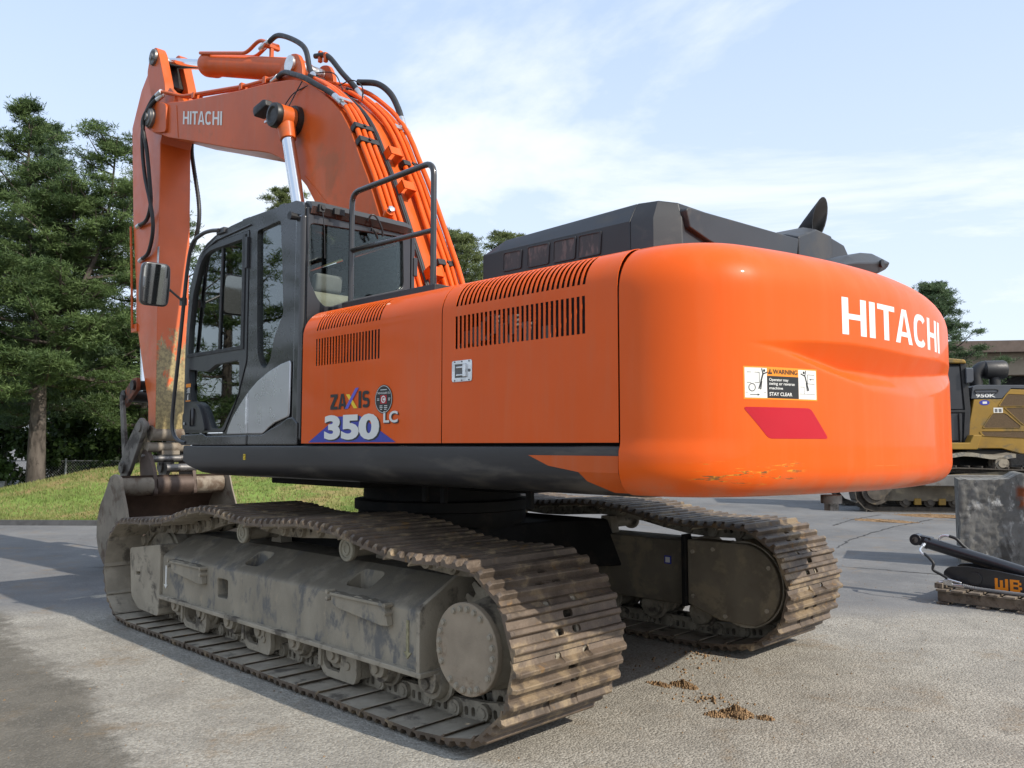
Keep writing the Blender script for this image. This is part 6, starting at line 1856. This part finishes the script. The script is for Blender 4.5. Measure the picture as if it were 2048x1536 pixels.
# ------------------------------------------------------------------ concrete block
m_block = M('stained_concrete', (.17, .164, .15), .95, 0, 0, .3, 3.5, dirt=((.46, .45, .42), .28, 6.5, .95), dirt2=((.075, .071, .065), .34, 3.6, .95), bump=.9, bs=22, stretch=(1, 1, .55), spec=.12)
mb = MB()
nx, nz = 96, 48
def blk(x, z, front):
    top = 1.045 + .012 * mnoise.noise(Vector((x * 3, 0, 4))) + .012 * mnoise.noise(Vector((x * 22, 0, 9))) + .085 * math.exp(-((x - .66) / .09) ** 2) - .02 * (x > .8)
    zz = z * top
    y = .014 * mnoise.noise(Vector((x * 4, zz * 4, 2))) + .016 * mnoise.noise(Vector((x * 15, zz * 15, 5))) + .010 * mnoise.noise(Vector((x * 34, zz * 34, 8)))
    y -= .055 * math.exp(-((x - .66) / .06) ** 2)
    return (x, y if front else .9, zz)
F_ = [[mb.bm.verts.new(blk(2.4 * i / nx + .02 * mnoise.noise(Vector((0, 5 * k / nz, i == 0))), k / nz, True)) for k in range(nz + 1)] for i in range(nx + 1)]
B_ = [[mb.bm.verts.new(blk(2.4 * i / nx, k / nz, False)) for k in range(nz + 1)] for i in range(nx + 1)]
for i in range(nx):
    for k in range(nz):
        mb._f([F_[i][k], F_[i + 1][k], F_[i + 1][k + 1], F_[i][k + 1]]); mb._f([B_[i + 1][k], B_[i][k], B_[i][k + 1], B_[i + 1][k + 1]])
    mb._f([F_[i][nz], F_[i + 1][nz], B_[i + 1][nz], B_[i][nz]])
for k in range(nz):
    mb._f([B_[0][k], F_[0][k], F_[0][k + 1], B_[0][k + 1]]); mb._f([F_[nx][k], B_[nx][k], B_[nx][k + 1], F_[nx][k + 1]])
t = tag(mb.out('concrete_block', m_block, None, 60), 'tall weathered grey concrete block with a rust stained rib behind the pallet', 'concrete block')
t.location = yd(5.36, 10.1, 0); t.rotation_euler = (0, 0, YZ - R(25))
# rust stains run down the rib
N, L = m_block.node_tree.nodes, m_block.node_tree.links
b_ = next(n for n in N if n.type == 'BSDF_PRINCIPLED'); src = b_.inputs['Base Color'].links[0].from_socket
tc = N.new('ShaderNodeTexCoord'); sp = N.new('ShaderNodeSeparateXYZ'); L.new(tc.outputs['Object'], sp.inputs[0])
nz_ = node_noise(N, L, tc.outputs['Object'], 9, 6, .65)
xx = node_math(N, L, 'ABSOLUTE', node_math(N, L, 'SUBTRACT', sp.outputs['X'], .645))
zz = node_math(N, L, 'ABSOLUTE', node_math(N, L, 'SUBTRACT', sp.outputs['Z'], .85))
k_ = node_math(N, L, 'MULTIPLY', node_range(N, L, xx, .075, .02), node_range(N, L, zz, .16, .08))
L.new(node_mix(N, L, node_math(N, L, 'MULTIPLY', k_, node_range(N, L, nz_, .38, .58)), src, (.20, .06, .025)), b_.inputs['Base Color'])

# ------------------------------------------------------------------ pallet with hydraulic thumb
m_wood = M('weathered_pallet_wood', (.165, .135, .105), .9, 0, 0, .25, 3, dirt=((.075, .06, .048), .35, 4, .95), bump=.4, bs=18, stretch=(3, 1, 3), spec=.15, rand=True)
pal = thing('pallet', 'weathered wooden pallet under the black hydraulic attachment', 'pallet', (-2.385, -3.92, 0), 0)
bx = 0.0
rr = random.Random(9)
for k in range(10):
    w = rr.uniform(.088, .10)
    mb = MB(); mb.box(-bx - w, -bx, -1.2, .02 * rr.random(), .118, .137); mb.out('plank', m_wood, pal, 30, .003)
    bx += w + rr.uniform(.035, .05)
for y in (-.04, -.62, -1.18):
    mb = MB(); mb.prism([(0, .022), (-bx, .022), (-bx, .118), (0, .118)], 'y', y - .04, y); mb.out('stringer', m_wood, pal, 30, .004)
for k in range(5):
    mb = MB(); mb.box(-.33 * k - .10, -.33 * k, -1.2, 0, .002, .021); mb.out('plank', m_wood, pal, 30, .003)

m_thumb = M('black_attachment_paint', (.017, .018, .022), .32, 0, .3, .15, 3, dirt=((.05, .045, .042), .25, 4, .6), coat_r=.15)
th = thing('hydraulic_thumb', 'black hydraulic thumb attachment with amber letters and a cylinder, lying on the pallet', 'machine attachment', (-2.385, -4.15, .137), 0)
plate = round_poly([(.0, .13), (-.02, .05), (-.10, .0), (-1.5, .0), (-1.5, .08), (-.80, .14), (-.45, .185), (-.20, .20), (-.05, .185)], .03, 4)
for y0, y1 in ((-.02, .02), (-.34, -.30)):
    mb = MB(); mb.prism(plate, 'y', y0, y1, holes=[circle2(-.275, .098, .038, 20)] if y0 > -.1 else ()); mb.out('side_plate', m_thumb, th, 30, .006)
mb = MB(); mb.lathe((-.275, .02, .098), (0, 1, 0), [(-.02, .038), (-.02, .058), (.022, .058), (.022, .038)], 24); mb.out('boss', m_thumb, th, 35)
mb = MB(); mb.box(-1.5, -.5, -.31, -.01, .02, .06); mb.out('cross_plate', m_thumb, th, 30, .004)
wd = MB()
wq = rect(0, 0, .22, 1) + rect(.30, .0, .50, 1) + rect(.0, 0, .9, .2)[:0] + rect(.22, 0, .30, .22) + rect(.50, 0, .58, .22) + rect(.58, 0, .78, 1)
wq = rect(0, .0, .20, 1) + rect(.20, 0, .34, .24) + rect(.34, 0, .54, .86) + rect(.54, 0, .68, .24) + rect(.68, 0, .88, 1)
wq += rect(1.0, 0, 1.22, 1) + rect(1.22, .80, 1.62, 1) + rect(1.22, .42, 1.60, .60) + rect(1.22, 0, 1.66, .2) + rect(1.52, .60, 1.74, .80) + rect(1.54, .2, 1.78, .42)
wd.quads(wq, lambda x, y: (-.435 - .215 * x / 1.78, .0215, .018 + .105 * y)); wd.out('lettering', m_amber, th, None)
a, b = Vector((.29, -.18, .395)), Vector((-.95, -.18, .085))
u2 = (b - a).normalized()
mb = MB(); mb.cyl(a + u2 * .10, b, .058, n=28); mb.cyl(a + u2 * .08, a + u2 * .11, .064, n=28); cb = mb.out('cylinder', m_thumb, th, 35, .004)
mb = MB(); mb.cyl(a - Vector((0, .055, 0)), a + Vector((0, .055, 0)), .056, n=24); mb.prism([(a.x + .02, a.z + .05), (a.x - .14, a.z + .03), (a.x - .16, a.z - .065), (a.x - .02, a.z - .05)], 'y', -.225, -.135); ce = mb.out('rod_eye', m_thumb, th, 35, .006)
mb = MB(); mb.cyl(a + Vector((0, .05, 0)), a + Vector((0, .0565, 0)), .028, n=18); mb.out('bushing', m_pin, ce, 35)
w3 = lambda *p: tuple(Vector(p) - Vector((-2.385, -4.15, .137)))
def small_hose(pts, r, mt=m_rubber, rib=False):
    P = spline([w3(*q) for q in pts], 14 if rib else 7)
    mb = MB(); mb.tube(P, [r * (1 + .14 * (k % 2)) for k in range(len(P))] if rib else r, 10); mb.out('hose', mt, th, 40 if not rib else 20)
    return P
P = small_hose([(-2.235, -4.10, .425), (-2.285, -4.06, .40), (-2.33, -4.05, .35), (-2.325, -4.05, .29), (-2.40, -4.05, .25), (-2.50, -4.04, .20), (-2.56, -4.03, .175)], .013)
mb = MB(); mb.tube(fillet([w3(-2.19, -4.20, .49), w3(-2.19, -4.12, .455), w3(-2.21, -4.10, .425), w3(-2.25, -4.09, .412)], .02, 4), .012, 8); mb.cyl(w3(-2.19, -4.24, .50), w3(-2.19, -4.18, .48), .018, n=6); mb.out('hose_fitting', m_zinc, th, 40)
mb = MB(); mb.tube(fillet([w3(-2.30, -4.33, .505), w3(-2.30, -4.33, .565), w3(-2.345, -4.33, .59), w3(-2.40, -4.33, .582)], .03, 5), .013, 8); mb.cyl(w3(-2.30, -4.33, .49), w3(-2.30, -4.33, .53), .022, n=6); mb.out('hose_fitting', m_zinc, th, 40)
small_hose([(-2.39, -4.33, .585), (-2.45, -4.33, .565), (-2.50, -4.34, .51), (-2.55, -4.36, .46)], .015)
small_hose([(-2.58, -4.03, .175), (-2.70, -4.03, .160), (-2.95, -4.02, .155), (-3.4, -4.0, .15)], .0165, m_grey, True)
mb = MB(); mb.cyl(w3(-2.50, -4.03, .17), w3(-2.60, -4.03, .168), .018, n=12); mb.box(*[q for ax in zip(w3(-2.50, -4.06, .165), w3(-2.42, -4.0, .215)) for q in ax]); mb.cyl(w3(-2.42, -4.03, .19), w3(-2.38, -4.03, .18), .016, n=10); mb.cyl(w3(-2.46, -4.01, .22), w3(-2.58, -4.0, .20), .011, n=8); mb.out('hose_fitting', m_zinc, th, 30, .004)
mb = MB(); mb.box(-2.43, -2.36, -4.75, -3.96, .138, .185); wb = mb.out('timber_block', m_wood, None, 30, .004)
tag(wb, 'short timber offcut lying on the pallet beside the black attachment', 'timber')
